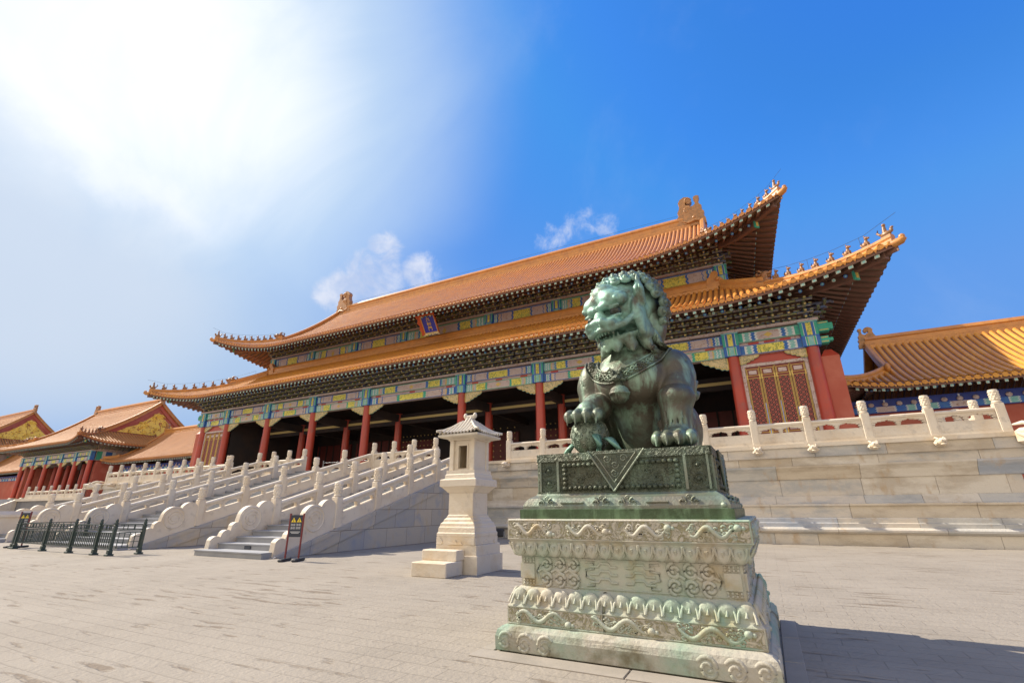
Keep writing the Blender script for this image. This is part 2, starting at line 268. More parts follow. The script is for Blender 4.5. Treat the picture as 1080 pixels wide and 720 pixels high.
# ------------------------------------------------------------------ mesh + object helpers
class MB:
    def __init__(s): s.v = []; s.f = []; s.m = []; s.s = []
    def add(s, vs, fs, m=0, smooth=False):
        o = len(s.v); s.v += [tuple(p) for p in vs]
        for f in fs: s.f.append(tuple(i+o for i in f)); s.m.append(m); s.s.append(smooth)
    def quad(s, a, b, c, d, m=0): s.add([a, b, c, d], [(0, 1, 2, 3)], m)
    def hexa(s, p, m=0): s.add(p, [(0, 3, 2, 1), (4, 5, 6, 7), (0, 1, 5, 4), (1, 2, 6, 5), (2, 3, 7, 6), (3, 0, 4, 7)], m)
    def box(s, x0, x1, y0, y1, z0, z1, m=0):
        s.hexa([(x0, y0, z0), (x1, y0, z0), (x1, y1, z0), (x0, y1, z0), (x0, y0, z1), (x1, y0, z1), (x1, y1, z1), (x0, y1, z1)], m)
    def cbox(s, c, d, m=0, b=0):
        x, y, z = c; a, e, f = d[0]/2, d[1]/2, d[2]/2
        if not b: s.box(x-a, x+a, y-e, y+e, z-f, z+f, m); return
        rings = [(-f, b), (-f+b, 0), (f-b, 0), (f, b)]; vs = []; fs = []
        for zz, i in rings:
            k = b
            vs += [(x-a+i+k, y-e+i, z+zz), (x+a-i-k, y-e+i, z+zz), (x+a-i, y-e+i+k, z+zz), (x+a-i, y+e-i-k, z+zz), (x+a-i-k, y+e-i, z+zz), (x-a+i+k, y+e-i, z+zz), (x-a+i, y+e-i-k, z+zz), (x-a+i, y-e+i+k, z+zz)]
        for r in range(3):
            for i in range(8): fs.append((r*8+i, r*8+(i+1) % 8, r*8+8+(i+1) % 8, r*8+8+i))
        fs.append(tuple(range(7, -1, -1))); fs.append(tuple(range(24, 32))); s.add(vs, fs, m)
    def frustum(s, cx, cy, z0, w0, d0, z1, w1, d1, m=0):
        s.hexa([(cx-w0/2, cy-d0/2, z0), (cx+w0/2, cy-d0/2, z0), (cx+w0/2, cy+d0/2, z0), (cx-w0/2, cy+d0/2, z0),
                (cx-w1/2, cy-d1/2, z1), (cx+w1/2, cy-d1/2, z1), (cx+w1/2, cy+d1/2, z1), (cx-w1/2, cy+d1/2, z1)], m)
    def lathe(s, prof, n=16, c=(0, 0, 0), m=0, smooth=True, caps=True):
        vs = []; fs = []
        for r, z in prof:
            for i in range(n): a = 2*math.pi*i/n; vs.append((c[0]+r*math.cos(a), c[1]+r*math.sin(a), c[2]+z))
        for k in range(len(prof)-1):
            for i in range(n): fs.append((k*n+i, k*n+(i+1) % n, k*n+n+(i+1) % n, k*n+n+i))
        s.add(vs, fs, m, smooth)
        if caps:
            k = len(prof)-1
            s.add(vs[:n], [tuple(range(n-1, -1, -1))], m); s.add(vs[k*n:], [tuple(range(n))], m)
    def rectprof(s, prof, cx, cy, m=0):
        """stacked square mouldings: prof = [(halfwidth, halfdepth, z)...] closed with caps"""
        vs = []; fs = []
        for a, b, z in prof: vs += [(cx-a, cy-b, z), (cx+a, cy-b, z), (cx+a, cy+b, z), (cx-a, cy+b, z)]
        for k in range(len(prof)-1):
            for i in range(4): fs.append((k*4+i, k*4+(i+1) % 4, k*4+4+(i+1) % 4, k*4+4+i))
        fs.append((3, 2, 1, 0)); k = len(prof)-1; fs.append((k*4, k*4+1, k*4+2, k*4+3)); s.add(vs, fs, m)
    def tube(s, path, r, n=8, m=0, caps=True, flat=1.0, upv=(0, 0, 1)):
        path = [Vector(p) for p in path]; K = len(path); vs = []; fs = []
        for k, p in enumerate(path):
            t = (path[min(k+1, K-1)]-path[max(k-1, 0)])
            t = t.normalized() if t.length > 1e-9 else Vector((0, 0, 1))
            a = Vector(upv).cross(t)
            if a.length < 1e-4: a = Vector((1, 0, 0)).cross(t)
            a.normalize(); b = t.cross(a); rr = r[k] if isinstance(r, (list, tuple)) else r
            for i in range(n): q = 2*math.pi*i/n; vs.append(p + a*rr*math.cos(q) + b*rr*flat*math.sin(q))
        for k in range(K-1):
            for i in range(n): fs.append((k*n+i, k*n+(i+1) % n, k*n+n+(i+1) % n, k*n+n+i))
        s.add(vs, fs, m, True)
        if caps: s.add(vs[:n], [tuple(range(n-1, -1, -1))], m); s.add(vs[-n:], [tuple(range(n))], m)
    def ball(s, c, r, m=0, nu=10, nv=7, rot=None):
        rx, ry, rz = (r, r, r) if isinstance(r, (int, float)) else r; vs = []; fs = []
        for j in range(nv+1):
            ph = math.pi*j/nv
            for i in range(nu):
                th = 2*math.pi*i/nu; p = Vector((rx*math.sin(ph)*math.cos(th), ry*math.sin(ph)*math.sin(th), -rz*math.cos(ph)))
                if rot is not None: p = rot @ p
                vs.append((c[0]+p.x, c[1]+p.y, c[2]+p.z))
        for j in range(nv):
            for i in range(nu): fs.append((j*nu+i, j*nu+(i+1) % nu, j*nu+nu+(i+1) % nu, j*nu+nu+i))
        s.add(vs, fs, m, True)
    def prism(s, poly, f, d0, d1, m=0):
        """extrude 2-D polygon; f(a, b, d) -> xyz"""
        n = len(poly); vs = [f(a, b, d0) for a, b in poly]+[f(a, b, d1) for a, b in poly]
        fs = [tuple(range(n)), tuple(range(2*n-1, n-1, -1))]+[(i, n+i, n+(i+1) % n, (i+1) % n) for i in range(n)]
        s.add(vs, fs, m)
    def sweep(s, path, prof, m=0, side=None, caps=True, smooth=False):
        """prof: [(across, up)] carried along path in vertical planes"""
        path = [Vector(p) for p in path]; K = len(path); n = len(prof); vs = []; fs = []
        for k, p in enumerate(path):
            t = path[min(k+1, K-1)]-path[max(k-1, 0)]; a = Vector((-t.y, t.x, 0)).normalized() if side is None else Vector(side)
            for x, z in prof: vs.append(p+a*x+Vector((0, 0, z)))
        for k in range(K-1):
            for i in range(n): fs.append((k*n+i, k*n+(i+1) % n, k*n+n+(i+1) % n, k*n+n+i))
        s.add(vs, fs, m, smooth)
        if caps: s.add(vs[:n], [tuple(range(n-1, -1, -1))], m); s.add(vs[-n:], [tuple(range(n))], m)
    def mesh(s, name, mats, off=(0, 0, 0)):
        me = bpy.data.meshes.new(name)
        v = [(p[0]-off[0], p[1]-off[1], p[2]-off[2]) for p in s.v]
        me.from_pydata(v, [], s.f)
        for q in mats: me.materials.append(M[q] if isinstance(q, str) else q)
        me.polygons.foreach_set('material_index', s.m); me.polygons.foreach_set('use_smooth', s.s)
        me.update(); return me
    def build(s, name, mats, parent=None, loc=None, fix=True):
        """world-coordinate geometry -> object; loc is the origin of a top-level mesh"""
        off = tuple(wloc(parent)) if parent is not None else (loc or (0, 0, 0))
        me = s.mesh(name, mats, off)
        if fix: recalc(me)
        o = bpy.data.objects.new(name, me); COL.objects.link(o)
        if parent is not None: o.parent = parent
        else: o.location = off
        return o
def recalc(me):
    import bmesh
    b = bmesh.new(); b.from_mesh(me); bmesh.ops.recalc_face_normals(b, faces=b.faces); b.to_mesh(me); b.free()
def wloc(o):
    v = Vector((0, 0, 0))
    while o is not None: v += Vector(o.location); o = o.parent
    return v
def thing(name, label, cat, loc=(0, 0, 0), group=None):
    o = bpy.data.objects.new(name, None); COL.objects.link(o); o.location = loc; o.empty_display_size = .3
    tag(o, label, cat, group); return o
def tag(o, label=None, cat=None, group=None, kind=None):
    if label: o['label'] = label
    if cat: o['category'] = cat
    if group: o['group'] = group
    if kind: o['kind'] = kind
    return o
def dup(o, parent=None, loc=None, rotz=None, scale=None):
    c = o.copy(); COL.objects.link(c); c.parent = parent
    if loc is not None: c.location = loc
    if rotz is not None: c.rotation_euler = (0, 0, rotz)
    if scale is not None: c.scale = scale
    for ch in list(o.children): dup(ch, c)
    return c
# ------------------------------------------------------------------ ground
g = MB(); g.quad((-900, -300, 0), (900, -300, 0), (900, 900, 0), (-900, 900, 0)); o = g.build('paving', ['paving'], fix=False); tag(o, 'beige grey brick paving of the courtyard', kind='structure')

# ------------------------------------------------------------------ Chinese tiled roofs
class Roof:
    """curved hipped roof: rectangle of eaves with upturned corners. v runs inwards from the eave."""
    def __init__(s, cx, cy, Wx, Wy, z0, a, b, lift, Lc, out, Dl=6.0):
        s.cx, s.cy, s.Wx, s.Wy, s.z0, s.a, s.b, s.lift, s.Lc, s.out, s.Dl = cx, cy, Wx, Wy, z0, a, b, lift, Lc, out, Dl
    SID = {'front': ((1, 0), (0, -1)), 'east': ((0, 1), (1, 0)), 'back': ((-1, 0), (0, 1)), 'west': ((0, -1), (-1, 0))}
    def dims(s, side): return (s.Wx, s.Wy) if side in ('front', 'back') else (s.Wy, s.Wx)
    def prof(s, v): return s.a*v + s.b*v*v
    def p(s, side, u, v, dz=0.0, bend=1.0):
        ax, nx = s.SID[side]; Lu, W_ = s.dims(side)
        t = max(0.0, 1-(Lu-abs(u))/s.Lc); g2 = t*t*max(0.0, 1-v/s.Dl)
        o = s.out*g2; uu = u + math.copysign(o, u); n = W_-v+o
        return (s.cx+ax[0]*uu+nx[0]*n, s.cy+ax[1]*uu+nx[1]*n, s.z0+s.prof(v)*bend+s.lift*g2*math.sqrt(max(0, 1-v/s.Dl))**.5+dz)
    def hip(s, side, v, dz=0): return s.p(side, s.dims(side)[0]-v, v, dz)
    def slope(s, side, vlim, pitch=.33, rows=9, urange=None, mb=None, drip=True):
        """corrugated sheet of round tiles, real relief, with round end caps and drip tiles along the eave"""
        mb = mb or MB(); Lu, W_ = s.dims(side); n = int(round(2*Lu/pitch)); pt = 2*Lu/n; r = pt*.34
        offs = [(-pt*.5, 0)]+[(-r*math.cos(q), r*1.4*math.sin(q)+.012) for q in (0, .6, 1.2, 1.94, 2.54, math.pi)]
        nv = len(offs)
        for k in range(n):
            uc = -Lu+(k+.5)*pt
            if urange and not (urange[0] <= uc <= urange[1]): continue
            vs = []; cols = offs+[(pt*.5, 0)]
            for du, h in cols:
                u = uc+du; vm = max(.03, vlim(u, uc))
                for j in range(rows+1):
                    v = vm*(j/rows)**1.15; vs.append(s.p(side, u, v, h))
            fs = [(i*(rows+1)+j, (i+1)*(rows+1)+j, (i+1)*(rows+1)+j+1, i*(rows+1)+j+1) for i in range(len(cols)-1) for j in range(rows)]
            ml = len(cols)-1
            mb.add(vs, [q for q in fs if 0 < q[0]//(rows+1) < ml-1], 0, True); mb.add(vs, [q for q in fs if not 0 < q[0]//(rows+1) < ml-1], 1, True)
            if drip:
                ring = [s.p(side, uc+r*1.06*math.cos(q), -.03, r*1.06*math.sin(q)+.01) for q in [i*math.pi/4 for i in range(8)]]
                ring2 = [s.p(side, uc+r*1.06*math.cos(q), .10, r*1.06*math.sin(q)+.012) for q in [i*math.pi/4 for i in range(8)]]
                mb.add(ring+ring2, [tuple(range(8))]+[(i, i+8, (i+1) % 8+8, (i+1) % 8) for i in range(8)], 0)
                a0 = s.p(side, uc+r*.8, .0, 0); a1 = s.p(side, uc+pt-r*.8, .0, 0); a2 = s.p(side, uc+pt*.5, -.02, -.17)
                if uc+pt < Lu: mb.add([a0, a1, a2], [(0, 1, 2)], 0)
        return mb
    def soffit(s, side, wall, drop=.30, pitch=.42, rise=None, tipmats=True, mb=None, first=.0, tight=True):
        """eave board, flying rafters with painted ends, round rafters, boards above them; wall = distance eave->wall"""
        mb = mb or MB(); Lu, W_ = s.dims(side); n = int(round(2*Lu/pitch)); pt = 2*Lu/n
        sl = .42
        def q(u, v, dz): return s.p(side, u, v, dz+(sl-s.a)*v*0, 1.0)
        K = 60
        us = [-Lu+2*Lu*i/K for i in range(K+1)]
        for i in range(K):
            u0, u1 = us[i], us[i+1]
            def cl(u, v): return min(v, max(.02, Lu-abs(u)-.02))
            mb.quad(q(u0, .04, -.06), q(u1, .04, -.06), q(u1, .04, -.24), q(u0, .04, -.24), 0)      # red eave board
            mb.quad(q(u0, .04, -.24), q(u1, .04, -.24), q(u1, cl(u1, 1.25), -.22), q(u0, cl(u0, 1.25), -.22), 1)
            mb.quad(q(u0, cl(u0, 1.22), -.20), q(u1, cl(u1, 1.22), -.20), q(u1, cl(u1, 1.22), -.48), q(u0, cl(u0, 1.22), -.48), 0)
            vm0, vm1 = cl(u0, wall), cl(u1, wall)
            mb.quad(q(u0, cl(u0, 1.2), -.46), q(u1, cl(u1, 1.2), -.46), q(u1, vm1, -.44), q(u0, vm0, -.44), 1)
        for k in range(n):
            uc = -Lu+(k+.5)*pt; m = Lu-abs(uc)
            if m < .25: continue
            w = pt*.19; v1 = min(1.25, m)
            P = [q(uc-w, .10, -.40), q(uc+w, .10, -.40), q(uc+w, v1, -.38), q(uc-w, v1, -.38), q(uc-w, .10, -.25), q(uc+w, .10, -.25), q(uc+w, v1, -.235), q(uc-w, v1, -.235)]
            mb.hexa(P, 0)
            e = .012; mb.quad(q(uc-w, .10-e, -.40), q(uc+w, .10-e, -.40), q(uc+w, .10-e, -.25), q(uc-w, .10-e, -.25), 2)
            mb.quad(q(uc-w*.5, .10-2*e, -.365), q(uc+w*.5, .10-2*e, -.365), q(uc+w*.5, .10-2*e, -.285), q(uc-w*.5, .10-2*e, -.285), 3)
            if m > 1.15:
                v2 = min(wall, m); r = pt*.21; c0 = Vector(q(uc, 1.06, -.58)); c1 = Vector(q(uc, (1.06+v2)/2, -.56)); c2 = Vector(q(uc, v2, -.54))
                mb.tube([c0, c1, c2], r, 6, 0)
                ax = Vector((c0-c1)).normalized(); mb.tube([c0+ax*.004, c0+ax*.016], [r*.98, r*.98], 8, 4 if k % 2 else 2); mb.tube([c0+ax*.016, c0+ax*.026], [r*.5, r*.5], 8, 3)
        return mb

RIDGE = [(-.17, -.10), (-.17, .16), (-.11, .20), (-.15, .32), (-.15, .40), (-.09, .50), (.09, .50), (.15, .40), (.15, .32), (.11, .20), (.17, .16), (.17, -.10)]
def scaled(prof, k, h): return [(x*k, z*h if z > 0 else z) for x, z in prof]

def figure_mesh(kind=0):
    m = MB()                                     # seated roof beast, faces +x, about .42 high
    m.cbox((0, 0, .02), (.26, .15, .05))
    m.ball((-.04, 0, .13), (.10, .075, .11)); m.ball((.03, 0, .20), (.065, .06, .13))
    m.ball((.06, 0, .35), (.075, .055, .06)); m.ball((.13, 0, .335), (.045, .04, .035))
    m.tube([(.08, -.04, .20), (.09, -.04, .05)], [.03, .025], 6); m.tube([(.08, .04, .20), (.09, .04, .05)], [.03, .025], 6)
    m.tube([(-.12, 0, .08), (-.17, 0, .18), (-.13, 0, .30)], [.03, .035, .012], 6)
    for sx in (-1, 1): m.ball((.03, sx*.04, .42), (.02, .018, .04))
    return m.mesh('ridge_figure', ['figure'])
def rider_mesh():
    m = MB(); m.ball((0, 0, .14), (.19, .085, .10)); m.ball((.19, 0, .20), (.06, .05, .09)); m.ball((.22, 0, .28), (.06, .04, .04))
    m.tube([(-.02, 0, .18), (-.01, 0, .42)], [.08, .05], 8); m.ball((0, 0, .48), .06)
    m.tube([(-.17, 0, .18), (-.26, 0, .30), (-.22, 0, .40)], [.04, .04, .02], 6); m.cbox((0, 0, .03), (.3, .14, .07))
    return m.mesh('ridge_rider', ['figure'])
def beast_mesh():
    """horned ridge dragon head, faces +x, .75 high"""
    m = MB(); m.cbox((-.05, 0, .15), (.70, .26, .34), 0, .04)
    m.ball((.12, 0, .38), (.26, .15, .19)); m.ball((.36, 0, .36), (.14, .11, .08)); m.ball((.34, 0, .22), (.12, .10, .05)); m.ball((.47, 0, .40), (.05, .08, .05))
    for sx in (-1, 1):
        m.tube([(.02, sx*.08, .52), (-.10, sx*.11, .68), (-.24, sx*.12, .72)], [.05, .04, .015], 7)
        m.ball((.22, sx*.12, .46), .045); m.tube([(.0, sx*.15, .40), (-.20, sx*.17, .48), (-.32, sx*.14, .42)], [.05, .06, .02], 6)
    m.tube([(-.2, 0, .30), (-.38, 0, .42), (-.40, 0, .60), (-.30, 0, .68)], [.11, .10, .07, .03], 7)
    return m.mesh('ridge_beast', ['figure'])
FIG, RID, BEAST = figure_mesh(), rider_mesh(), beast_mesh()

CHI = [(-.95, 0), (-1.02, .30), (-.88, .52), (-1.0, .78), (-.84, .98), (-.92, 1.22), (-.78, 1.5), (-.72, 1.80), (-.80, 1.98), (-.66, 2.22), (-.38, 2.36), (-.10, 2.28), (.06, 2.08), (.05, 1.86),
       (-.10, 1.74), (-.26, 1.80), (-.30, 1.92), (-.36, 1.78), (-.28, 1.60), (-.10, 1.50), (.12, 1.52), (.26, 1.62), (.28, 1.98), (.20, 2.08), (.24, 2.22), (.42, 2.26), (.58, 2.18), (.54, 2.02), (.48, 1.96), (.52, 1.58), (.66, 1.40), (.62, 1.1), (.76, .92), (.68, .62), (.80, .42), (.82, 0)]
def chiwen(name, parent, x, y, z, sgn, k=1.0, mats='chiwen'):
    """dragon ridge-end: curled tail towards the middle of the ridge, sword hilt outside"""
    m = MB()
    f = lambda a, b, d: (x+sgn*a*k, y+d*k, z+b*k)
    m.prism(CHI, f, -.20, .20)
    inner = [(a*.86, .10+b*.9) for a, b in CHI]
    for d in (-.235, .235): m.prism([(a*.55-.08, .2+b*.62) for a, b in CHI[:14]]+[(.3, 1.2), (.45, .7), (.45, .25)], f, min(d, d*.8), max(d, d*.8))
    for d in (-1, 1):
        m.ball(f(.10, .62, .22*d), (.12*k, .08*k, .12*k)); m.tube([f(.5, .25, .2*d), f(.15, .35, .27*d), f(-.3, .25, .25*d), f(-.7, .5, .2*d)], [.1*k, .09*k, .08*k, .05*k], 7)
        pts = [f(-.3+.28*math.cos(q)*(1-q/9), 1.25+.28*math.sin(q)*(1-q/9), .21*d) for q in [i*.6 for i in range(13)]]; m.tube(pts, .05*k, 6)
        pts = [f(-.2+.25*math.cos(q)*(1-q/9), 2.02+.22*math.sin(q)*(1-q/9), .2*d) for q in [i*.6 for i in range(10)]]; m.tube(pts, .045*k, 6)
    return m.build(name, [mats], parent)

def place_part(me, name, parent, loc, rotz, k=1.0, tilt=0):
    o = bpy.data.objects.new(name, me); COL.objects.link(o); o.parent = parent
    o.location = Vector(loc)-wloc(parent); o.rotation_euler = (0, tilt, rotz); o.scale = (k, k, k); return o

def hip_ridge(parent, rf, side, v0, v1, k=1.0, figures=8, last=.2, mat_='ridge', end=True, vbeast=3.9):
    """ridge along a hip, with row of figures at the eave end. side gives the hip at the +u end of that side"""
    n = 14; pts = [rf.hip(side, v0+(v1-v0)*i/n, .02) for i in range(n+1)]
    m = MB(); cut = int(n*min(1, vbeast/(v1-v0))) if figures else 0
    if figures:
        m.sweep(pts[:cut+1], scaled(RIDGE, .95*k, .72*k)); m.sweep(pts[cut:], scaled(RIDGE, 1.15*k, 1.25*k))
    else: m.sweep(pts, scaled(RIDGE, 1.1*k, 1.15*k))
    if end:
        c = Vector(pts[0]); d = (Vector(pts[0])-Vector(pts[2])).normalized()
        m.tube([c-d*.05+Vector((0, 0, -.10*k)), c+d*.25*k+Vector((0, 0, -.10*k)), c+d*.42*k+Vector((0, 0, -.02*k))], [.19*k, .17*k, .10*k], 8)       # socket-beast on the corner beam
        m.ball(c+d*.32*k+Vector((0, 0, .06*k)), .12*k)
    m.build('hip_ridge', [mat_], parent)
    if not figures: return
    P = [Vector(p) for p in pts]; dirv = P[0]-P[3]; rz = math.atan2(dirv.y, dirv.x)
    h = .34*k
    for i in range(figures):
        v = v0+.12+(vbeast-.75-v0)*i/(figures-1); q = rf.hip(side, v, h)
        place_part(RID if i == 0 else FIG, 'ridge_rider' if i == 0 else 'ridge_figure', parent, q, rz, k*(1.3 if i == 0 else 1.28))
    place_part(BEAST, 'ridge_beast', parent, rf.hip(side, vbeast-.1, h*.7), rz, k*1.15)

def vskirt(rf, side, D):
    Lu = rf.dims(side)[0]; return lambda u, uc: min(D, Lu-abs(u))
def vxieshan(rf, Xg):
    return lambda u, uc: rf.Wy if abs(uc) < Xg else min(rf.Wy, rf.Wx-abs(u))

def corner_beams(parent, rf, wall, k=1.0):
    for side in ('front', 'east', 'back', 'west'):
        m = MB(); pts = [rf.hip(side, v, -.42*k) for v in (.30, 1.2, 2.4, wall)]
        m.sweep(pts, [(-.13*k, -.16*k), (.13*k, -.16*k), (.13*k, .22*k), (-.13*k, .22*k)], 0)
        pts2 = [rf.hip(side, v, -.75*k) for v in (1.15, 2.2, 3.2, wall)]
        m.sweep(pts2, [(-.14*k, -.16*k), (.14*k, -.16*k), (.14*k, .24*k), (-.14*k, .24*k)], 0)
        c = Vector(pts2[0]); d = (c-Vector(pts2[1])).normalized(); a = Vector((-d.y, d.x, 0)).normalized()*.15*k; z = Vector((0, 0, 1))
        m.hexa([c-a-z*.18*k, c+a-z*.18*k, c+a+d*.10-z*.18*k, c-a+d*.10-z*.18*k, c-a+z*.26*k, c+a+z*.26*k, c+a+d*.10+z*.26*k, c-a+d*.10+z*.26*k], 1)
        b = a*.55; e = d*.11
        m.hexa([c-b+e-z*.1*k, c+b+e-z*.1*k, c+b+e+d*.02-z*.1*k, c-b+e+d*.02-z*.1*k, c-b+e+z*.17*k, c+b+e+z*.17*k, c+b+e+d*.02+z*.17*k, c-b+e+d*.02+z*.17*k], 2)
        m.build('corner_beam', ['rafter', 'green', 'goldline'], parent)

# ------------------------------------------------------------------ painted beams, brackets, columns
PAL = ['mauve', 'blue', 'green', 'teal', 'white', 'gold', 'goldline', 'redstrip']
MV, BL, GR, TE, WH, GO, GL, RS = range(8)
def stripes(mb, x0, x1, y, z0, z1, seq, amp=.0):
    """painted strips across a beam face between zigzag borders; seq = [(width, material, border_amplitude)]"""
    tot = sum(w for w, *_ in seq); x = x0; K = 6
    def border(xx, a): return [(xx+(a if i % 2 else -a)*(1 if i not in (0, K) else .4), z0+(z1-z0)*i/K) for i in range(K+1)]
    prev = border(x0, 0)
    for i, (w, mt, a) in enumerate(seq):
        x += w*(x1-x0)/tot; cur = border(x, a if i < len(seq)-1 else 0)
        for j in range(K):
            mb.quad((prev[j][0], y, prev[j][1]), (cur[j][0], y, cur[j][1]), (cur[j+1][0], y, cur[j+1][1]), (prev[j+1][0], y, prev[j+1][1]), mt)
        prev = cur
def mirror(seq):
    """left half + centre -> full symmetric sequence (amplitude belongs to the right border of an item)"""
    half = seq[:-1]; full = list(seq[:-1])+[(seq[-1][0], seq[-1][1], -half[-1][2])]
    for i in range(len(half)-1, -1, -1): full.append((half[i][0], half[i][1], -half[i-1][2] if i else 0))
    return full
CHEV = lambda c: [(.030, c, .0), (.012, WH, .04), (.025, TE, .04), (.012, WH, .04), (.030, c, .04), (.015, GL, .04), (.035, MV, .04), (.012, c, .04)]
def sc_(seq, k): return [(w*k, m_, a) for w, m_, a in seq]
SEQ = {
 'A_up': mirror(CHEV(BL)+[(.20, MV, .05), (.03, BL, .05), (.015, GL, .05), (.30, GO, 0)]),
 'A_lo': mirror(CHEV(TE)+[(.15, GO, .04), (.03, GR, .04), (.36, MV, 0)]),
 'B_up': mirror(CHEV(TE)+[(.02, BL, .05), (.14, GO, .04), (.03, BL, .05), (.36, MV, 0)]),
 'B_lo': mirror(CHEV(BL)+[(.19, MV, .04), (.035, GR, .05), (.30, GO, 0)]),
 'S_up': mirror([(.06, GR, 0), (.03, WH, .04), (.06, TE, .04), (.03, WH, .04), (.05, BL, .04), (.03, WH, .04), (.30, MV, 0)]),
 'S_lo': mirror([(.06, BL, 0), (.03, WH, .04), (.06, TE, .04), (.03, WH, .04), (.05, BL, .04), (.36, GO, 0)]),
}
def beam(parent, x0, x1, yf, z0, z1, seq, name='painted_beam', frame=BL, depth=.42):
    m = MB(); m.box(x0, x1, yf, yf+depth, z0, z1, MV)
    h = z1-z0; y = yf-.006
    m.box(x0, x1, yf-.004, yf, z0+.004, z0+h*.07, frame); m.box(x0, x1, yf-.004, yf, z1-h*.07, z1-.004, frame)
    stripes(m, x0+.01, x1-.01, y, z0+h*.09, z1-h*.09, seq)
    for q in (0,):                                                   # gilt flower in the middle and thin underside line
        c = (x0+x1)/2
        if seq[len(seq)//2][1] == MV: m.add([(c-.22, y-.01, (z0+z1)/2), (c, y-.01, z0+h*.25), (c+.22, y-.01, (z0+z1)/2), (c, y-.01, z1-h*.25)], [(0, 1, 2, 3)], GL)
    return m.build(name, PAL, parent, fix=False)
def beam_head(parent, x, yf, z0, z1, w=.80, alt=0):
    m = MB(); m.box(x-w/2, x+w/2, yf-.10, yf+.35, z0, z1, BL); h = z1-z0; y = yf-.106; zm = z0+h*.42
    a, b = (BL, GR) if alt else (BL, TE)
    for za, zb, s1 in ((z0, zm-.01, [(.20, BL, 0), (.03, WH, 0), (.10, GR, 0), (.03, GL, 0), (.30, TE, 0), (.03, GL, 0), (.10, GR, 0), (.03, WH, 0), (.20, BL, 0)]),
                       (zm+.01, z1, [(.17, GR, 0), (.03, WH, 0), (.15, BL, 0), (.03, GL, 0), (.26, GO, 0), (.03, GL, 0), (.15, BL, 0), (.03, WH, 0), (.17, GR, 0)])):
        stripes(m, x-w/2+.005, x+w/2-.005, y, za+.02, zb-.02, s1)
    m.box(x-w*.55, x+w*.55, yf-.13, yf+.3, z1, z1+.06, TE)
    return m.build('beam_head', PAL, parent, fix=False)
QT = [(0, 0), (0, -.62), (.10, -.66), (.20, -.58), (.34, -.62), (.44, -.50), (.62, -.48), (.70, -.36), (.90, -.36), (.98, -.24), (1.16, -.22), (1.30, -.10), (1.34, 0)]
def queti(parent, x, yc, z, sgn, k=1.0):
    m = MB(); f = lambda a, b, d: (x+sgn*a*k, yc+d, z+b*k)
    m.prism(QT, f, -.06, .06, 0)
    rim = [(a, b) for a, b in QT[1:]]
    m.tube([f(a, b, -.07) for a, b in rim], .028*k, 5, 1); m.tube([f(0, 0, -.07), f(0, -.62, -.07)], .024*k, 5, 1)
    m.tube([f(a, b-.03, -.05) for a, b in rim], .022*k, 5, 2)
    return m.build('beam_bracket', ['queti', 'goldline', 'teal'], parent, fix=False)
def bracket_set(mb, x, y, z, dirn=(0, -1), hgt=.85, out=1.15, k=1.0, alt=0):
    """dougong: four tiers of stepped arms and blocks climbing outwards; dirn = outward"""
    nx, ny = dirn; ax, ay = -ny, nx
    c1, c2 = (0, 1) if alt else (1, 0)
    def bx(a0, a1, n0, n1, z0, z1, m_):
        P = []
        for zz in (z0, z1):
            for a, n in ((a0, n0), (a1, n0), (a1, n1), (a0, n1)): P.append((x+ax*a+nx*n, y+ay*a+ny*n, zz))
        mb.hexa(P, m_)
    T_ = 4; dz = hgt/T_; do = out/T_
    for t in range(T_):
        zb = z+t*dz; no = do*t
        bx(-.055*k, .055*k, -.1, no+do*.95, zb+dz*.45, zb+dz*.95, c2)            # outward arm
        bx(-.05*k, .05*k, no+do*.95, no+do*1.25, zb+dz*.25, zb+dz*.72, c2)      # beak
        bx(-.052*k, .052*k, no+do*1.25, no+do*1.27, zb+dz*.3, zb+dz*.66, 2)
        L = (.30 if t % 2 == 0 else .36)*k
        bx(-L, L, no-.055, no+.055, zb+dz*.40, zb+dz*.80, c1)                   # cross arm
        bx(-L*1.02, L*1.02, no+.056, no+.062, zb+dz*.40, zb+dz*.47, 2)
        for a in (-L*.86, 0, L*.86):
            bx(a-.07*k, a+.07*k, no-.08, no+.08, zb+dz*.82, zb+dz*1.12, c2)     # blocks
            bx(a-.072*k, a+.072*k, no+.081, no+.087, zb+dz*1.04, zb+dz*1.12, 2)
    return mb
DGM = ['dg_blue', 'dg_green', 'dg_gold', 'dg_back']
def bracket_band(parent, x0, x1, y, z, hgt, out, pitch, individual, k=1.0, dirn=(0, -1), kindstuff=False):
    n = max(2, int(round((x1-x0)/pitch))); protos = {}
    big = MB()
    for i in range(n+1):
        t = x0+(x1-x0)*i/n; px, py = (t, y) if dirn[1] else (y, t)
        if individual:
            if (i % 2) not in protos: protos[i % 2] = bracket_set(MB(), 0, 0, 0, dirn, hgt, out, k, i % 2).mesh('bracket_set', DGM)
            place_part(protos[i % 2], 'bracket_set', parent, (px, py, z), 0)
        else: bracket_set(big, px, py, z, dirn, hgt, out, k, i % 2)
    if not individual:
        o = big.build('bracket_set', DGM, parent, fix=False)
        if kindstuff: o['kind'] = 'stuff'
def column_mesh(r, h, base=True):
    m = MB(); m.lathe([(r*1.02, 0), (r*1.02, h*.3), (r*.97, h*.7), (r*.92, h)], 20, (0, 0, 0), 0)
    if base: m.lathe([(r*1.75, -.12), (r*1.75, 0), (r*1.55, .06), (r*1.35, .14), (r*1.25, .16)], 20, (0, 0, 0), 1)
    return m.mesh('column', ['red', 'marble'])
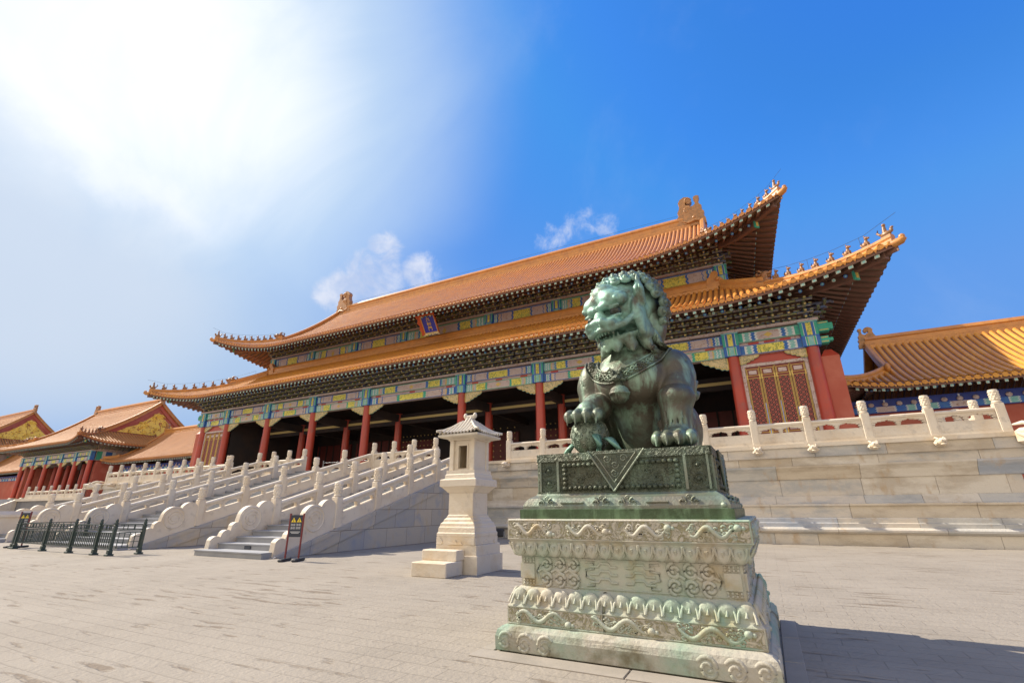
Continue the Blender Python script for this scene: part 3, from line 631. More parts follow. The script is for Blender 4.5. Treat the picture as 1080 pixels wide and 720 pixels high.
# ------------------------------------------------------------------ the great gate hall
HX, HY, FL = -22.4, 38.0, 3.44
CX = [-48.10, -44.40, -38.57, -32.82, -26.83, -17.96, -11.96, -6.22, -.39, 3.32]
YF, ZB, ZT = 27.25, 8.92, 10.30
hall = thing('gate_hall', 'large double-eaved gate hall with orange tiles and red columns on the marble terrace', 'gate hall', (HX, HY, FL))
lo = Roof(HX, HY, 28.42, 14.0, 10.98, .40, .022, 1.05, 7.5, .75, 6.6)
hi = Roof(HX, HY, 25.08, 10.8, 16.15, .45, .026, 1.75, 8.5, .8, 6.0)
DLO = 6.6; XG = 21.3
for rf, vf, fsides in ((lo, 'skirt', ('front', 'east', 'west', 'back')), (hi, 'x', ('front', 'back'))):
    for s_ in fsides:
        lim = vskirt(rf, s_, DLO) if vf == 'skirt' else vxieshan(rf, XG)
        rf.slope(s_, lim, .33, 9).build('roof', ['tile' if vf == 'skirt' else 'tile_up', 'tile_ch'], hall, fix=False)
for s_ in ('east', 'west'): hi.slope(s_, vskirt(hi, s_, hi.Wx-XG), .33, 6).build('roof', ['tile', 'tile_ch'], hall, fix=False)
RM = ['rafter', 'soffit', 'tip', 'teal', 'blue']
for rf, wall in ((lo, 3.3), (hi, 3.6)):
    for s_ in ('front', 'east', 'west', 'back'):
        o = rf.soffit(s_, wall).build('eave_rafter', RM, hall, fix=False); o['kind'] = 'stuff'
corner_beams(hall, lo, 3.6); corner_beams(hall, hi, 3.9)
# ridges
for s_ in ('front', 'east', 'back', 'west'):
    hip_ridge(hall, lo, s_, .05, DLO-.2, 1.0, 8, vbeast=4.3); hip_ridge(hall, hi, s_, .05, hi.Wx-XG, 1.0, 9, vbeast=3.7)
zr = hi.z0+hi.prof(hi.Wy)
m = MB(); m.sweep([(HX-20.3, HY, zr-.25), (HX, HY, zr-.25), (HX+20.3, HY, zr-.25)], [(-.30, 0), (-.30, .35), (-.20, .45), (-.20, .85), (-.28, .95), (-.28, 1.05), (-.16, 1.25), (.16, 1.25), (.28, 1.05), (.28, .95), (.20, .85), (.20, .45), (.30, .35), (.30, 0)])
m.build('main_ridge', ['ridge'], hall)
for sg in (-1, 1): chiwen('ridge_end_dragon', hall, HX+sg*20.6, HY, zr-.1, sg, 1.28)
for sg in (-1, 1):                                                   # gable ridges, gable boards
    xx = HX+sg*XG
    for d in (-1, 1):
        pts = [(xx, HY+d*(hi.Wy-v), hi.z0+hi.prof(v)) for v in np.linspace(hi.Wx-XG-.3, hi.Wy-.2, 9)]
        m = MB(); m.sweep(pts, scaled(RIDGE, 1.25, 1.3)); m.build('gable_ridge', ['ridge'], hall)
    m = MB(); vs_ = np.linspace(hi.Wx-XG-.05, hi.Wy, 9); poly = [(HY-(hi.Wy-v), hi.z0+hi.prof(v)-.1) for v in vs_]+[(HY+(hi.Wy-v), hi.z0+hi.prof(v)-.1) for v in vs_[::-1][1:]]
    m.prism(poly, lambda a, b, d: (d, a, b), xx-.06+sg*.25, xx+.06+sg*.25); m.build('gable_wall', ['redwall'], hall)
# ridge round the foot of the upper storey
m = MB(); zl = lo.z0+lo.prof(DLO)-.15; px, py = lo.Wx-DLO, lo.Wy-DLO
m.sweep([(HX-px, HY-py, zl), (HX+px, HY-py, zl)], [(-.28, 0), (-.28, .25), (-.18, .33), (-.18, .62), (-.26, .70), (-.15, .86), (.2, .86), (.2, 0)], side=(0, 1, 0))
for sg in (-1, 1): m.sweep([(HX+sg*px, HY-py, zl), (HX+sg*px, HY+py, zl)], [(-.25, 0), (-.25, .7), (.25, .7), (.25, 0)], side=(1, 0, 0))
m.build('waist_ridge', ['ridge'], hall)
for sg in (-1, 1):
    m = MB(); f = lambda a, b, d: (HX+sg*(px-.1)+sg*a, HY-py-.1+d, zl+.25+b)
    m.prism([(-.55, 0), (-.55, .55), (-.35, .75), (-.2, 1.05), (.05, 1.12), (.2, .95), (.1, .7), (.35, .55), (.6, .2), (.65, 0)], f, -.18, .18); m.ball(f(.1, .5, -.18), .15); m.build('corner_dragon', ['ridge'], hall)
# upper storey: wall, beams, brackets
UY, UZ0, UZ1 = HY-7.1, 15.1, 16.40; UX = 22.1
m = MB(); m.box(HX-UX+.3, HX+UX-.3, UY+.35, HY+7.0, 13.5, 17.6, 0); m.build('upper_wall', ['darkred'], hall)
ux = [HX-UX]+[HX+(c-HX)*1.0 for c in CX[1:-1]]+[HX+UX]
ux = [HX-UX, -38.57, -32.82, -26.83, -17.96, -11.96, -6.22, HX+UX]
for i in range(7):
    a, b = ux[i], ux[i+1]; al = i % 2
    beam(hall, a+.36, b-.36, UY, UZ0, UZ1-.10, SEQ['A_up' if al == 0 else 'B_up'], frame=BL if al == 0 else GR)
for i, x in enumerate(ux): beam_head(hall, x, UY, UZ0, UZ1-.1, .74, i % 2)
m = MB(); m.box(HX-UX-.2, HX+UX+.2, UY-.16, UY+.4, UZ1-.10+.062, UZ1+.06, 0); m.build('plate_beam', ['mauve'], hall)
bracket_band(hall, HX-UX, HX+UX, UY+.05, UZ1+.06, .95, 1.35, .80, False, kindstuff=True)
for sg in (-1, 1): bracket_band(hall, UY, HY+6.8, HX+sg*UX, UZ1+.06, .95, 1.35, .80, False, dirn=(sg, 0), kindstuff=True)
m = MB(); m.box(HX-UX-.1, HX+UX+.1, UY+.18, UY+.3, UZ1-.2, UZ1+1.5, 0); m.build('bracket_board', ['dg_back'], hall)
for sg in (-1, 1):
    m = MB(); m.box(HX+sg*(UX-.1)-.1, HX+sg*(UX-.1)+.1, UY+.4, HY+7, UZ0, UZ1+1.5, 0); m.build('bracket_board', ['dg_back'], hall)
# lower storey
cm = column_mesh(.31, ZB-FL-.25)
for x in CX:
    place_part(cm, 'column', hall, (x, YF, FL+.25), 0)
for x in CX[1:-1]: place_part(cm, 'column', hall, (x, 31.05, FL+.25), 0)
for i in range(9):
    a, b = CX[i]+.40, CX[i+1]-.40; al = (i % 2)
    if i in (0, 8): up_, lo_ = SEQ['S_up'], SEQ['S_lo']
    elif al: up_, lo_ = SEQ['A_up'], SEQ['A_lo']
    else: up_, lo_ = SEQ['B_up'], SEQ['B_lo']
    beam(hall, a, b, YF-.22, ZB+.70, ZT-.12, up_, frame=BL if al else GR)
    beam(hall, a, b, YF-.18, ZB, ZB+.54, lo_, frame=GR if al else BL)
    m = MB(); m.box(a, b, YF-.08, YF+.1, ZB+.545, ZB+.695, 0)
    for t in np.linspace(a+.7, b-.7, 3): m.box(t-.25, t+.25, YF-.10, YF-.081, ZB+.56, ZB+.68, 1)
    m.build('beam_strip', ['mauve', 'redstrip'], hall, fix=False)
    kq = 1.0 if i not in (0, 8) else .72
    queti(hall, CX[i]+.30, YF-.02, ZB-.004, 1, kq); queti(hall, CX[i+1]-.30, YF-.02, ZB-.004, -1, kq)
for i, x in enumerate(CX): beam_head(hall, x, YF-.22, ZB+.01, ZT-.10, .80, i % 2)
for sg, x in ((-1, CX[0]), (1, CX[9])):                              # beam ends past the corner columns
    for z0, z1, l in ((ZB+.72, ZT-.14, .80), (ZB+.10, ZB+.45, .62)):
        m = MB()
        m.box(min(x+sg*.40, x+sg*(.40+l*.6)), max(x+sg*.40, x+sg*(.40+l*.6)), YF-.24, YF+.18, z0, z1, 0); xa = x+sg*(.40+l*.6); m.box(min(xa, xa+sg*.18), max(xa, xa+sg*.18), YF-.2, YF+.14, z0+.1, z1-.1, 0)
        m.box(min(x+sg*.44, x+sg*(.36+l*.6)), max(x+sg*.44, x+sg*(.36+l*.6)), YF-.252, YF-.24, z0+.05, z0+.09, 1); m.box(min(x+sg*.44, x+sg*(.36+l*.6)), max(x+sg*.44, x+sg*(.36+l*.6)), YF-.252, YF-.24, z1-.09, z1-.05, 1)
        m.build('beam_end', ['green', 'goldline'], hall)
m = MB(); m.box(CX[0]-.5, CX[9]+.5, YF-.34, YF+.3, ZT-.035, ZT+.10, 0); m.build('plate_beam', ['mauve'], hall)
bracket_band(hall, CX[0], CX[9], YF+.0, ZT+.10, .92, 1.30, .74, True)
for sg, x in ((-1, CX[0]), (1, CX[9])): bracket_band(hall, YF, HY+10, x, ZT+.10, .92, 1.30, .74, False, dirn=(sg, 0), kindstuff=True)
m = MB(); m.box(CX[0]-.1, CX[9]+.1, YF+.14, YF+.26, ZT-.4, ZT+1.5, 0); m.build('bracket_board', ['dg_back'], hall)
for x in (CX[0], CX[9]):
    m = MB(); m.box(x-.08, x+.08, YF+.3, HY+10.6, ZB-.2, ZT+1.5, 0); m.build('bracket_board', ['dg_back'], hall)
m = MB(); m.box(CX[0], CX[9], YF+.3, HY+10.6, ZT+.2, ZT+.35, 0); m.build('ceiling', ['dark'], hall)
# plinth, back wall, interior beams, doors
m = MB(); m.box(CX[0]-1.4, CX[9]+1.7, YF-1.1, HY+11.6, FL-.02, FL+.13, 0); m.build('plinth', ['marble'], hall)
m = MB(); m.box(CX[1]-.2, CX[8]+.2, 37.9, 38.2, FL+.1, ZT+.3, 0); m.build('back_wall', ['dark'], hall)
for i in range(1, 8):
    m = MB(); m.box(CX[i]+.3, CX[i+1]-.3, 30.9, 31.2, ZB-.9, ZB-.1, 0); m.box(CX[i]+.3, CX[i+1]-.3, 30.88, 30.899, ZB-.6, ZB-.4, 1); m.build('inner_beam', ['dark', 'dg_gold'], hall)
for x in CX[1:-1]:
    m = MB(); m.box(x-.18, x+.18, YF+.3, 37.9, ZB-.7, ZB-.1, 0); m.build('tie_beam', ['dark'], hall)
for i in (3, 4, 5):                                                  # big gate leaves in the three middle bays
    w = (CX[i+1]-CX[i]-1.6)/2; c = (CX[i]+CX[i+1])/2
    for sg in (-1, 1):
        m = MB(); m.box(min(c+sg*.02, c+sg*w), max(c+sg*.02, c+sg*w), 37.72, 37.88, FL+.3, ZB-1.2, 0)
        for r_ in range(9):
            for q in range(5): m.ball((c+sg*(w*(q+.5)/5), 37.71, FL+.7+r_*.5), .07, 1, 6, 4)
        m.build('gate_leaf', ['darkred', 'dg_gold'], hall)
for i in (1, 2, 6, 7):
    m = MB(); m.box(CX[i]+.4, CX[i+1]-.4, 37.7, 37.88, FL+.2, ZB-1.0, 0)
    for t in np.linspace(CX[i]+.8, CX[i+1]-.8, 5): m.box(t-.06, t+.06, 37.62, 37.699, FL+.2, ZB-1.0, 1)
    m.build('panel_wall', ['darkred', 'dark'], hall)
for x in (CX[1], CX[8]):
    m = MB(); m.box(x-.12, x+.12, YF+.4, 37.9, FL+.1, ZB+.2, 0); m.build('side_screen', ['dark'], hall)
# lattice doors in the end bays, in a pale stone frame
def lattice_bay(x0, x1, n=4):
    y = YF+.05; zt = ZB-.62
    m = MB(); m.box(x0, x1, y, y+.2, zt+.16, ZB-.01, 0); m.build('door_header', ['red'], hall)
    m = MB(); m.box(x0, x0+.16, y-.05, y+.19, FL+.12, zt+.15, 0); m.box(x1-.16, x1, y-.05, y+.19, FL+.12, zt+.15, 0); m.box(x0+.16, x1-.16, y-.05, y+.19, zt, zt+.15, 0); m.build('door_frame', ['mauve'], hall)
    w = (x1-x0-.32)/n
    for i in range(n):
        a = x0+.16+i*w; b = a+w; d = MB(); d.box(a+.01, b-.01, y+.02, y+.12, FL+.13, zt-.01, 0)
        for za, zb in ((FL+.25, FL+1.25), (FL+1.37, FL+1.62), (FL+1.74, zt-.62), (zt-.50, zt-.12)):
            for (p0, p1, q0, q1) in ((a+.07, b-.07, za, za+.024), (a+.07, b-.07, zb-.024, zb), (a+.07, a+.094, za+.024, zb-.024), (b-.094, b-.07, za+.024, zb-.024)): d.box(p0, p1, y-.01, y+.019, q0, q1, 1)
            if zb-za > 1.5: d.box(a+.11, b-.11, y+.0, y+.019, za+.04, zb-.04, 2)
            elif zb-za < .6: d.box(a+.16, b-.16, y+.0, y+.019, za+.09, zb-.09, 3)
        for xx in (a+.022, b-.045): d.box(xx, xx+.023, y-.01, y+.019, FL+.15, zt-.03, 1)
        for zz in (FL+1.31, zt-.56):
            for xx in (a+.012, b-.08): d.box(xx, xx+.068, y-.018, y+.018, zz-.12, zz+.12, 1)
        d.build('lattice_door', ['door', 'goldline', 'lattice', 'mauve'], hall)
lattice_bay(CX[8]+.30, CX[9]-.30); lattice_bay(CX[0]+.30, CX[1]-.30)
for sg, x in ((-1, CX[0]), (1, CX[9])):                              # thick plastered end walls with red return
    m = MB(); xa, xb = x+sg*.28, x+sg*1.05; m.box(min(xa, xb), max(xa, xb), YF-.05, HY+10.6, FL+.13, ZB-.55, 0); m.frustum((xa+xb)/2, (YF+HY+10.5)/2, ZB-.55, abs(xb-xa), HY+10.6-YF, ZB-.15, abs(xb-xa)*.4, HY+10-YF, 1)
    m.build('end_wall', ['redwall', 'red'], hall)
# lightning wires on their little stays along the hips and ridge
for rf, v1 in ((lo, 5.6), (hi, 3.9)):
    for s_ in ('front', 'west'):
        m = MB(); pts = [Vector(rf.hip(s_, v, .98)) for v in np.linspace(-.15, v1, 8)]; pts[0] += Vector((0, 0, .25)); m.tube(pts, .009, 4)
        for v in np.linspace(.8, v1, 4): m.tube([rf.hip(s_, v, .4), rf.hip(s_, v, .98)], .008, 4)
        m.build('lightning_wire', ['black'], hall)
m = MB(); m.tube([(HX-19.6, HY, zr+1.35), (HX+19.6, HY, zr+1.35)], .010, 4); m.build('lightning_wire', ['black'], hall)

# ------------------------------------------------------------------ name plaque
plq = thing('name_plaque', 'blue name plaque with gilt characters in an orange-red frame under the upper eave', 'plaque', (HX, 29.3, 14.95))
def plq_xyz(a, b, d): return (HX+a*.82, 29.3-b*.43-d*.82, 14.95+b*.614-d*.57)     # tilted board: a across, b up, d towards viewer
def plq_box(m, a0, a1, b0, b1, d0, d1, i): m.hexa([plq_xyz(a0, b0, d0), plq_xyz(a1, b0, d0), plq_xyz(a1, b0, d1), plq_xyz(a0, b0, d1), plq_xyz(a0, b1, d0), plq_xyz(a1, b1, d0), plq_xyz(a1, b1, d1), plq_xyz(a0, b1, d1)], i)
m = MB(); plq_box(m, -.78, .78, .15, 2.10, 0, .10, 0); m.build('board', ['plaqueblue'], plq)
m = MB()
for sg in (-1, 1):
    prof_ = [(.79, .1), (.84, .0), (1.06, .02), (1.0, .35), (1.10, .7), (1.0, 1.1), (1.12, 1.5), (1.02, 1.85), (1.16, 2.36), (.79, 2.14)]
    m.prism([(sg*a, b) for a, b in prof_], lambda a, b, d: plq_xyz(a, b, d+abs(abs(a)-.78)*.9), .0, .10, 0)
m.prism([(-.79, 2.11), (.79, 2.11), (1.1, 2.36), (.5, 2.28), (0, 2.38), (-.5, 2.28), (-1.1, 2.36)], lambda a, b, d: plq_xyz(a, b, d+(b-2.1)*.6), 0, .12, 0)
m.prism([(-.79, .14), (-.98, -.14), (-.4, .0), (-.2, -.12), (0, -.02), (.2, -.12), (.4, .0), (.98, -.14), (.79, .14)], lambda a, b, d: plq_xyz(a, b, d+(.15-b)*.6), 0, .12, 1)
plq_box(m, -.80, -.75, .15, 2.10, .1, .15, 2); plq_box(m, .75, .80, .15, 2.10, .1, .15, 2); plq_box(m, -.75, .75, 2.05, 2.10, .1, .15, 2); plq_box(m, -.75, .75, .15, .20, .1, .15, 2)
M['plaquered'] = mat('plaque_frame_red', (.50, .085, .03), .4, var=(4, (.62, .22, .05), .5, .7))
m.build('frame', ['plaquered', 'queti', 'goldline'], plq, fix=False)
# three gilt characters: tai, he, men
def strokes(parent, cxx, cyy, k, segs, name='character'):
    m = MB()
    for (x0, y0, x1, y1) in segs:
        dx, dy = x1-x0, y1-y0; l = math.hypot(dx, dy) or 1; nx_, ny_ = -dy/l*.055, dx/l*.055
        P = [(x0+nx_, y0+ny_), (x0-nx_, y0-ny_), (x1-nx_, y1-ny_), (x1+nx_, y1+ny_)]
        m.prism([(cxx+a*k, cyy+b*k) for a, b in P], plq_xyz, .105, .14, 0)
    m.build(name, ['goldline'], parent, fix=False)
strokes(plq, 0, 1.68, .42, [(-.5, .18, .5, .18), (0, .55, -.05, .15), (-.05, .15, -.5, -.5), (.03, .15, .5, -.5), (-.08, -.35, .08, -.5)])
strokes(plq, 0, 1.15, .42, [(-.5, .42, -.1, .5), (-.55, .18, -.02, .18), (-.28, .45, -.28, -.55), (-.28, .15, -.55, -.25), (-.28, .15, -.02, -.1), (.12, .28, .12, -.35), (.12, .28, .5, .28), (.5, .28, .5, -.35), (.12, -.3, .5, -.3)])
strokes(plq, 0, .62, .42, [(-.45, .5, -.45, -.55), (-.45, .5, -.08, .5), (-.08, .5, -.08, .12), (-.45, .31, -.08, .31), (-.45, .12, -.08, .12), (.45, .5, .45, -.55), (.08, .5, .45, .5), (.08, .5, .08, .12), (.08, .31, .45, .31), (.08, .12, .45, .12), (.45, -.55, .3, -.5)])
# ------------------------------------------------------------------ marble terrace
TX0, TX1, TY = -48.9, 7.15, 20.50
terr = thing('stone_terrace', 'tall pale marble terrace with moulded block walls carrying the great gate hall', 'terrace', (HX, TY, 0))
# wall profile: (outward of the waist line, z)
WP = [(.44, 0), (.44, .36), (.53, .385), (.59, .44), (.59, .50), (.54, .55), (.42, .565), (.40, .57), (.40, .70), (.32, .715), (.32, .86), (.26, .875), (.24, 1.25), (.31, 1.27), (.31, 1.33), (.17, 1.36), (.10, 1.48), (.05, 1.60), (0, 1.61), (0, 2.18), (.05, 2.19), (.08, 2.30), (.14, 2.45), (.25, 2.60), (.25, 2.66), (.21, 2.67), (.21, 2.95), (.30, 2.96), (.30, 3.30)]
COURSES = [(0, 1, 2.1), (1, 7, 2.6), (7, 11, 2.3), (11, 14, 2.7), (14, 18, 2.4), (18, 19, 1.9), (19, 24, 2.5), (24, 26, 2.0), (26, 28, 2.3)]
YW = TY+.36                                                           # waist line
XW0, XW1 = TX0+.25, TX1+.10
m = MB(); m.box(XW0+.12, XW1-.12, YW+.12, 51.8, 0, 3.301, 0); m.build('wall_core', ['ash_grey'], terr)
rnd = random.Random(21)
ASH = ['ash_beige', 'ash_tan', 'ash_blue', 'ash_grey', 'ash_cream']
def course(ia, ib, ln):
    """one course of ashlar: blocks of uneven length with open joints, moulded to the wall profile"""
    m = MB(); seg = WP[ia:ib+1]
    def run(a0, a1, f, depth=.5):
        x = a0-rnd.uniform(0, ln*.6)
        while x < a1:
            x2 = x+ln*rnd.uniform(.55, 1.35); p, q = max(x, a0)+.005, min(x2, a1)-.005
            if q-p > .05:
                mt = rnd.choices(range(5), (34, 14, 9, 20, 23))[0]; j = rnd.uniform(-.006, .006)
                vs = []
                for xx in (p, q): vs += [f(xx, o_+j, z) for o_, z in seg]+[f(xx, -depth, seg[-1][1]), f(xx, -depth, seg[0][1])]
                n = len(seg)+2; fs = [tuple(range(n-1, -1, -1)), tuple(range(n, 2*n))]+[(i, (i+1) % n, n+(i+1) % n, n+i) for i in range(n)]
                m.add(vs, fs, mt)
            x = x2
    seg0 = max(o_ for o_, _ in seg)
    run(XW0-seg0, XW1+seg0, lambda x, o_, z: (x, YW-o_, z))
    run(YW+.51, 51.5, lambda x, o_, z: (XW1+o_, x, z)); run(YW+.51, 51.5, lambda x, o_, z: (XW0-o_, x, z))
    m.build('wall_course', ASH, terr)
for cs in COURSES: course(*cs)
m = MB(); m.box(TX0-.12, TX1+.40, TY, 52.2, 3.302, 3.44, 0); m.build('top_slab', ['marble_w'], terr)
m = MB(); m.quad((TX0+.4, TY+.5, 3.446), (TX1-.4, TY+.5, 3.446), (TX1-.4, 51.5, 3.446), (TX0+.4, 51.5, 3.446)); m.build('deck', ['paving'], terr, fix=False)
def spout_mesh(k=1.0):
    """dragon-head water spout, sticks out along -y from y = 0"""
    m = MB(); m.cbox((0, -.12*k, 0), (.25*k, .30*k, .22*k), 0, .04*k)
    m.ball((0, -.30*k, .02*k), (.13*k, .17*k, .12*k)); m.ball((0, -.44*k, .03*k), (.10*k, .10*k, .07*k)); m.ball((0, -.40*k, -.07*k), (.08*k, .12*k, .035*k))
    for sx in (-1, 1):
        m.ball((sx*.09*k, -.33*k, .10*k), .04*k, 0, 8, 6); m.tube([(sx*.08*k, -.26*k, .12*k), (sx*.11*k, -.12*k, .17*k), (sx*.11*k, 0, .16*k)], [.035*k, .03*k, .012*k], 6)
        m.ball((sx*.05*k, -.52*k, .05*k), .03*k, 0, 6, 5); m.tube([(sx*.12*k, -.3*k, -.04*k), (sx*.15*k, -.16*k, -.02*k), (sx*.13*k, -.04*k, .04*k)], [.04*k, .045*k, .02*k], 6)
    return m.mesh('dragon_spout', ['marble_w'])
SP1, SP2 = spout_mesh(1.0), spout_mesh(2.3)

# ------------------------------------------------------------------ marble balustrades
def post_meshes(k=1.0):
    m = MB(); m.cbox((0, 0, .475*k), (.26*k, .26*k, .95*k), 0, .015)
    for sx, sy in ((0, -1), (0, 1), (1, 0), (-1, 0)):
        w = .085*k
        if sx == 0: m.box(-w, w, sy*.13*k-.006, sy*.13*k+.006, .12*k, .86*k, 0)
        else: m.box(sx*.13*k-.006, sx*.13*k+.006, -w, w, .12*k, .86*k, 0)
    a = m.mesh('post', ['marble'])
    m = MB(); m.lathe([(.09*k, .95*k), (.12*k, .96*k), (.135*k, .985*k), (.12*k, 1.01*k), (.10*k, 1.02*k), (.115*k, 1.045*k), (.128*k, 1.06*k), (.128*k, 1.08*k), (.122*k, 1.09*k), (.122*k, 1.11*k), (.130*k, 1.13*k), (.130*k, 1.16*k), (.122*k, 1.175*k), (.122*k, 1.195*k), (.130*k, 1.21*k), (.130*k, 1.25*k), (.122*k, 1.265*k), (.122*k, 1.28*k), (.130*k, 1.30*k), (.130*k, 1.345*k), (.12*k, 1.365*k), (.122*k, 1.385*k), (.115*k, 1.40*k), (.06*k, 1.41*k)], 14)
    for j in range(4):
        for i in range(9):
            q = 2*math.pi*(i+.5*(j % 2))/9; m.ball((.122*k*math.cos(q), .122*k*math.sin(q), (1.095+.075*j)*k), (.026*k, .026*k, .028*k), 0, 6, 4)
    b = m.mesh('post_cap', ['marble']); return a, b
POST, CAP = post_meshes()
def put_post(parent, loc, mats=None):
    o = place_part(POST, 'post', parent, loc, 0); c = bpy.data.objects.new('post_cap', CAP); COL.objects.link(c); c.parent = o; return o
PANELS = {}
def panel_mesh(L, slope, axis, matname='marble'):
    """balustrade panel between two posts: handrail, pierced band with vases, lower slab; sheared to the slope of a stair"""
    key = (round(L, 2), round(slope, 3), axis, matname)
    if key in PANELS: return PANELS[key]
    m = MB()
    def P(a, d, z): zz = z+a*slope; return (a, d, zz) if axis == 'x' else (d, a, zz)
    def bx(a0, a1, d, z0, z1): m.hexa([P(a0, -d, z0), P(a1, -d, z0), P(a1, d, z0), P(a0, d, z0), P(a0, -d, z1), P(a1, -d, z1), P(a1, d, z1), P(a0, d, z1)], 0)
    bx(0, L, .10, .0, .44); bx(0, L, .125, 0, .07); bx(0, L, .062, .44, .455)
    bx(.06, L-.06, .108, .12, .38)
    bx(0, L, .075, .66, .70); 
    ring = [(.05, 0), (.095, .02), (.105, .06), (.09, .10), (.05, .12)]
    vs = []; 
    for a in (0, L):
        for dd, zz in [(-.075, .70), (-.11, .73), (-.11, .79), (-.06, .83), (.06, .83), (.11, .79), (.11, .73), (.075, .70)]: vs.append(P(a, dd, zz))
    m.add(vs, [tuple(range(8)), tuple(range(15, 7, -1))]+[(i, (i+1) % 8, (i+1) % 8+8, i+8) for i in range(8)], 0)
    for a, full in ((0, .5), (L/2, 1), (L, -.5)):                    # vases and cloud brackets in the pierced band
        w0 = .05
        lo_, hi_ = (0, 1) if a == 0 else ((-1, 0) if a == L else (-1, 1))
        def sl_(w, z0, z1, d=.07): bx(a+lo_*w, a+hi_*w, d, z0, z1)
        k = 1.0 if a == L/2 else 1.7
        sl_(.06*k, .455, .49); sl_(.035*k, .49, .51, .055); sl_(.075*k, .51, .56); sl_(.045*k, .56, .58, .06); sl_(.11*k, .58, .615); sl_(.19*k, .615, .66)
        for sx in (lo_, hi_):
            if sx: 
                bx(min(a+sx*.19*k, a+sx*.26*k), max(a+sx*.19*k, a+sx*.26*k), .06, .63, .66)
    PANELS[key] = m.mesh('panel', [matname]); recalc(PANELS[key]); return PANELS[key]
def drum_mesh(run, slope, h0=.82, mt='marble', lean=1):
    """scroll end-stone of a stair rail: scalloped outline growing towards the post; runs along -y from y = 0"""
    circ = [(.20, .19, .20), (.50, .30, .17), (.78, .42, .18), (1.22, .56, .40), (1.72, .66, .30)]; sc = run/2.0; N_ = 90
    zb = lambda a: -(run-a)*slope
    top = []
    for i in range(N_+1):
        a = run*i/N_; z = zb(a)+.08+.30*a/run
        for (ca, cz, r) in circ:
            dd = a-ca*sc
            if abs(dd) < r*sc: z = max(z, zb(ca*sc)+cz+math.sqrt(max(0, (r*sc)**2-dd*dd)))
        top.append((a, z))
    m = MB(); pts = [(a-run, z) for a, z in top]; low = [(0, -.02), (-run, -run*slope-.02)]
    m.prism(pts+low, lambda a, b, d: (d, a, b), -.10, .10, 0)
    # raised spiral drum on both faces
    ca, cz, r = circ[3]; c = (-(run-ca*sc), zb(ca*sc)+cz)
    for sd in (-1, 1):
        m.tube([(sd*.10, c[0]+r*sc*.86*math.cos(q), c[1]+r*sc*.86*math.sin(q)) for q in np.linspace(0, 2*math.pi, 25)], .022, 5, 0)
        m.tube([(sd*.10, c[0]+r*sc*(.62-q*.035)*math.cos(q), c[1]+r*sc*(.62-q*.035)*math.sin(q)) for q in np.linspace(0, 12, 40)], .018, 5, 0)
    me = m.mesh('scroll_stone', [mt]); recalc(me); return me
def flat_run(name, label, pts_x, y, z=3.44, axis='x', x=None, group='marble balustrades', spouts=None, mt='marble'):
    t = thing(name, label, 'balustrade', ((pts_x[0]+pts_x[-1])/2, y, z) if axis == 'x' else (x, (pts_x[0]+pts_x[-1])/2, z), group)
    for i, a in enumerate(pts_x):
        put_post(t, (a, y, z) if axis == 'x' else (x, a, z))
        if i < len(pts_x)-1:
            b = pts_x[i+1]; me = panel_mesh(b-a-.24, 0, axis, mt); place_part(me, 'panel', t, (a+.12, y, z) if axis == 'x' else (x, a+.12, z), 0)
    return t
YB = TY+.22
rx = [7.20-1.80*k for k in range(11)][::-1]
flat_run('stone_balustrade', 'long pale marble balustrade on the terrace edge behind the bronze lion', 'x' and rx, YB)
flat_run('stone_balustrade', 'marble balustrade going back along the right end of the terrace', [TY+.22+1.85*(k) for k in range(1, 5)], 0, axis='y', x=7.20)
flat_run('stone_balustrade', 'short terrace balustrade between the nearest stair and the middle stair', [-19.55, -18.1, -16.7, -15.25], YB)
flat_run('stone_balustrade', 'short terrace balustrade between the middle stair and the farthest stair', [-29.6, -28.2, -26.7, -25.3], YB)
flat_run('stone_balustrade', 'long marble balustrade at the far left end of the terrace by the corridor', [-48.75+1.76*k for k in range(10)]+[-32.6], YB)
flat_run('stone_balustrade', 'marble balustrade going back along the far left end of the terrace', [TY+.22+1.85*k for k in range(1, 5)], 0, axis='y', x=-48.75)
for x in rx[:-1]+[-48.75+1.76*k for k in range(1, 10)]: place_part(SP1, 'dragon_spout', terr, (x, TY+.02, 3.20), 0)
place_part(SP2, 'dragon_spout', terr, (7.50, TY+.12, 3.28), R(38)); place_part(SP2, 'dragon_spout', terr, (-49.1, TY+.05, 3.18), R(-50))

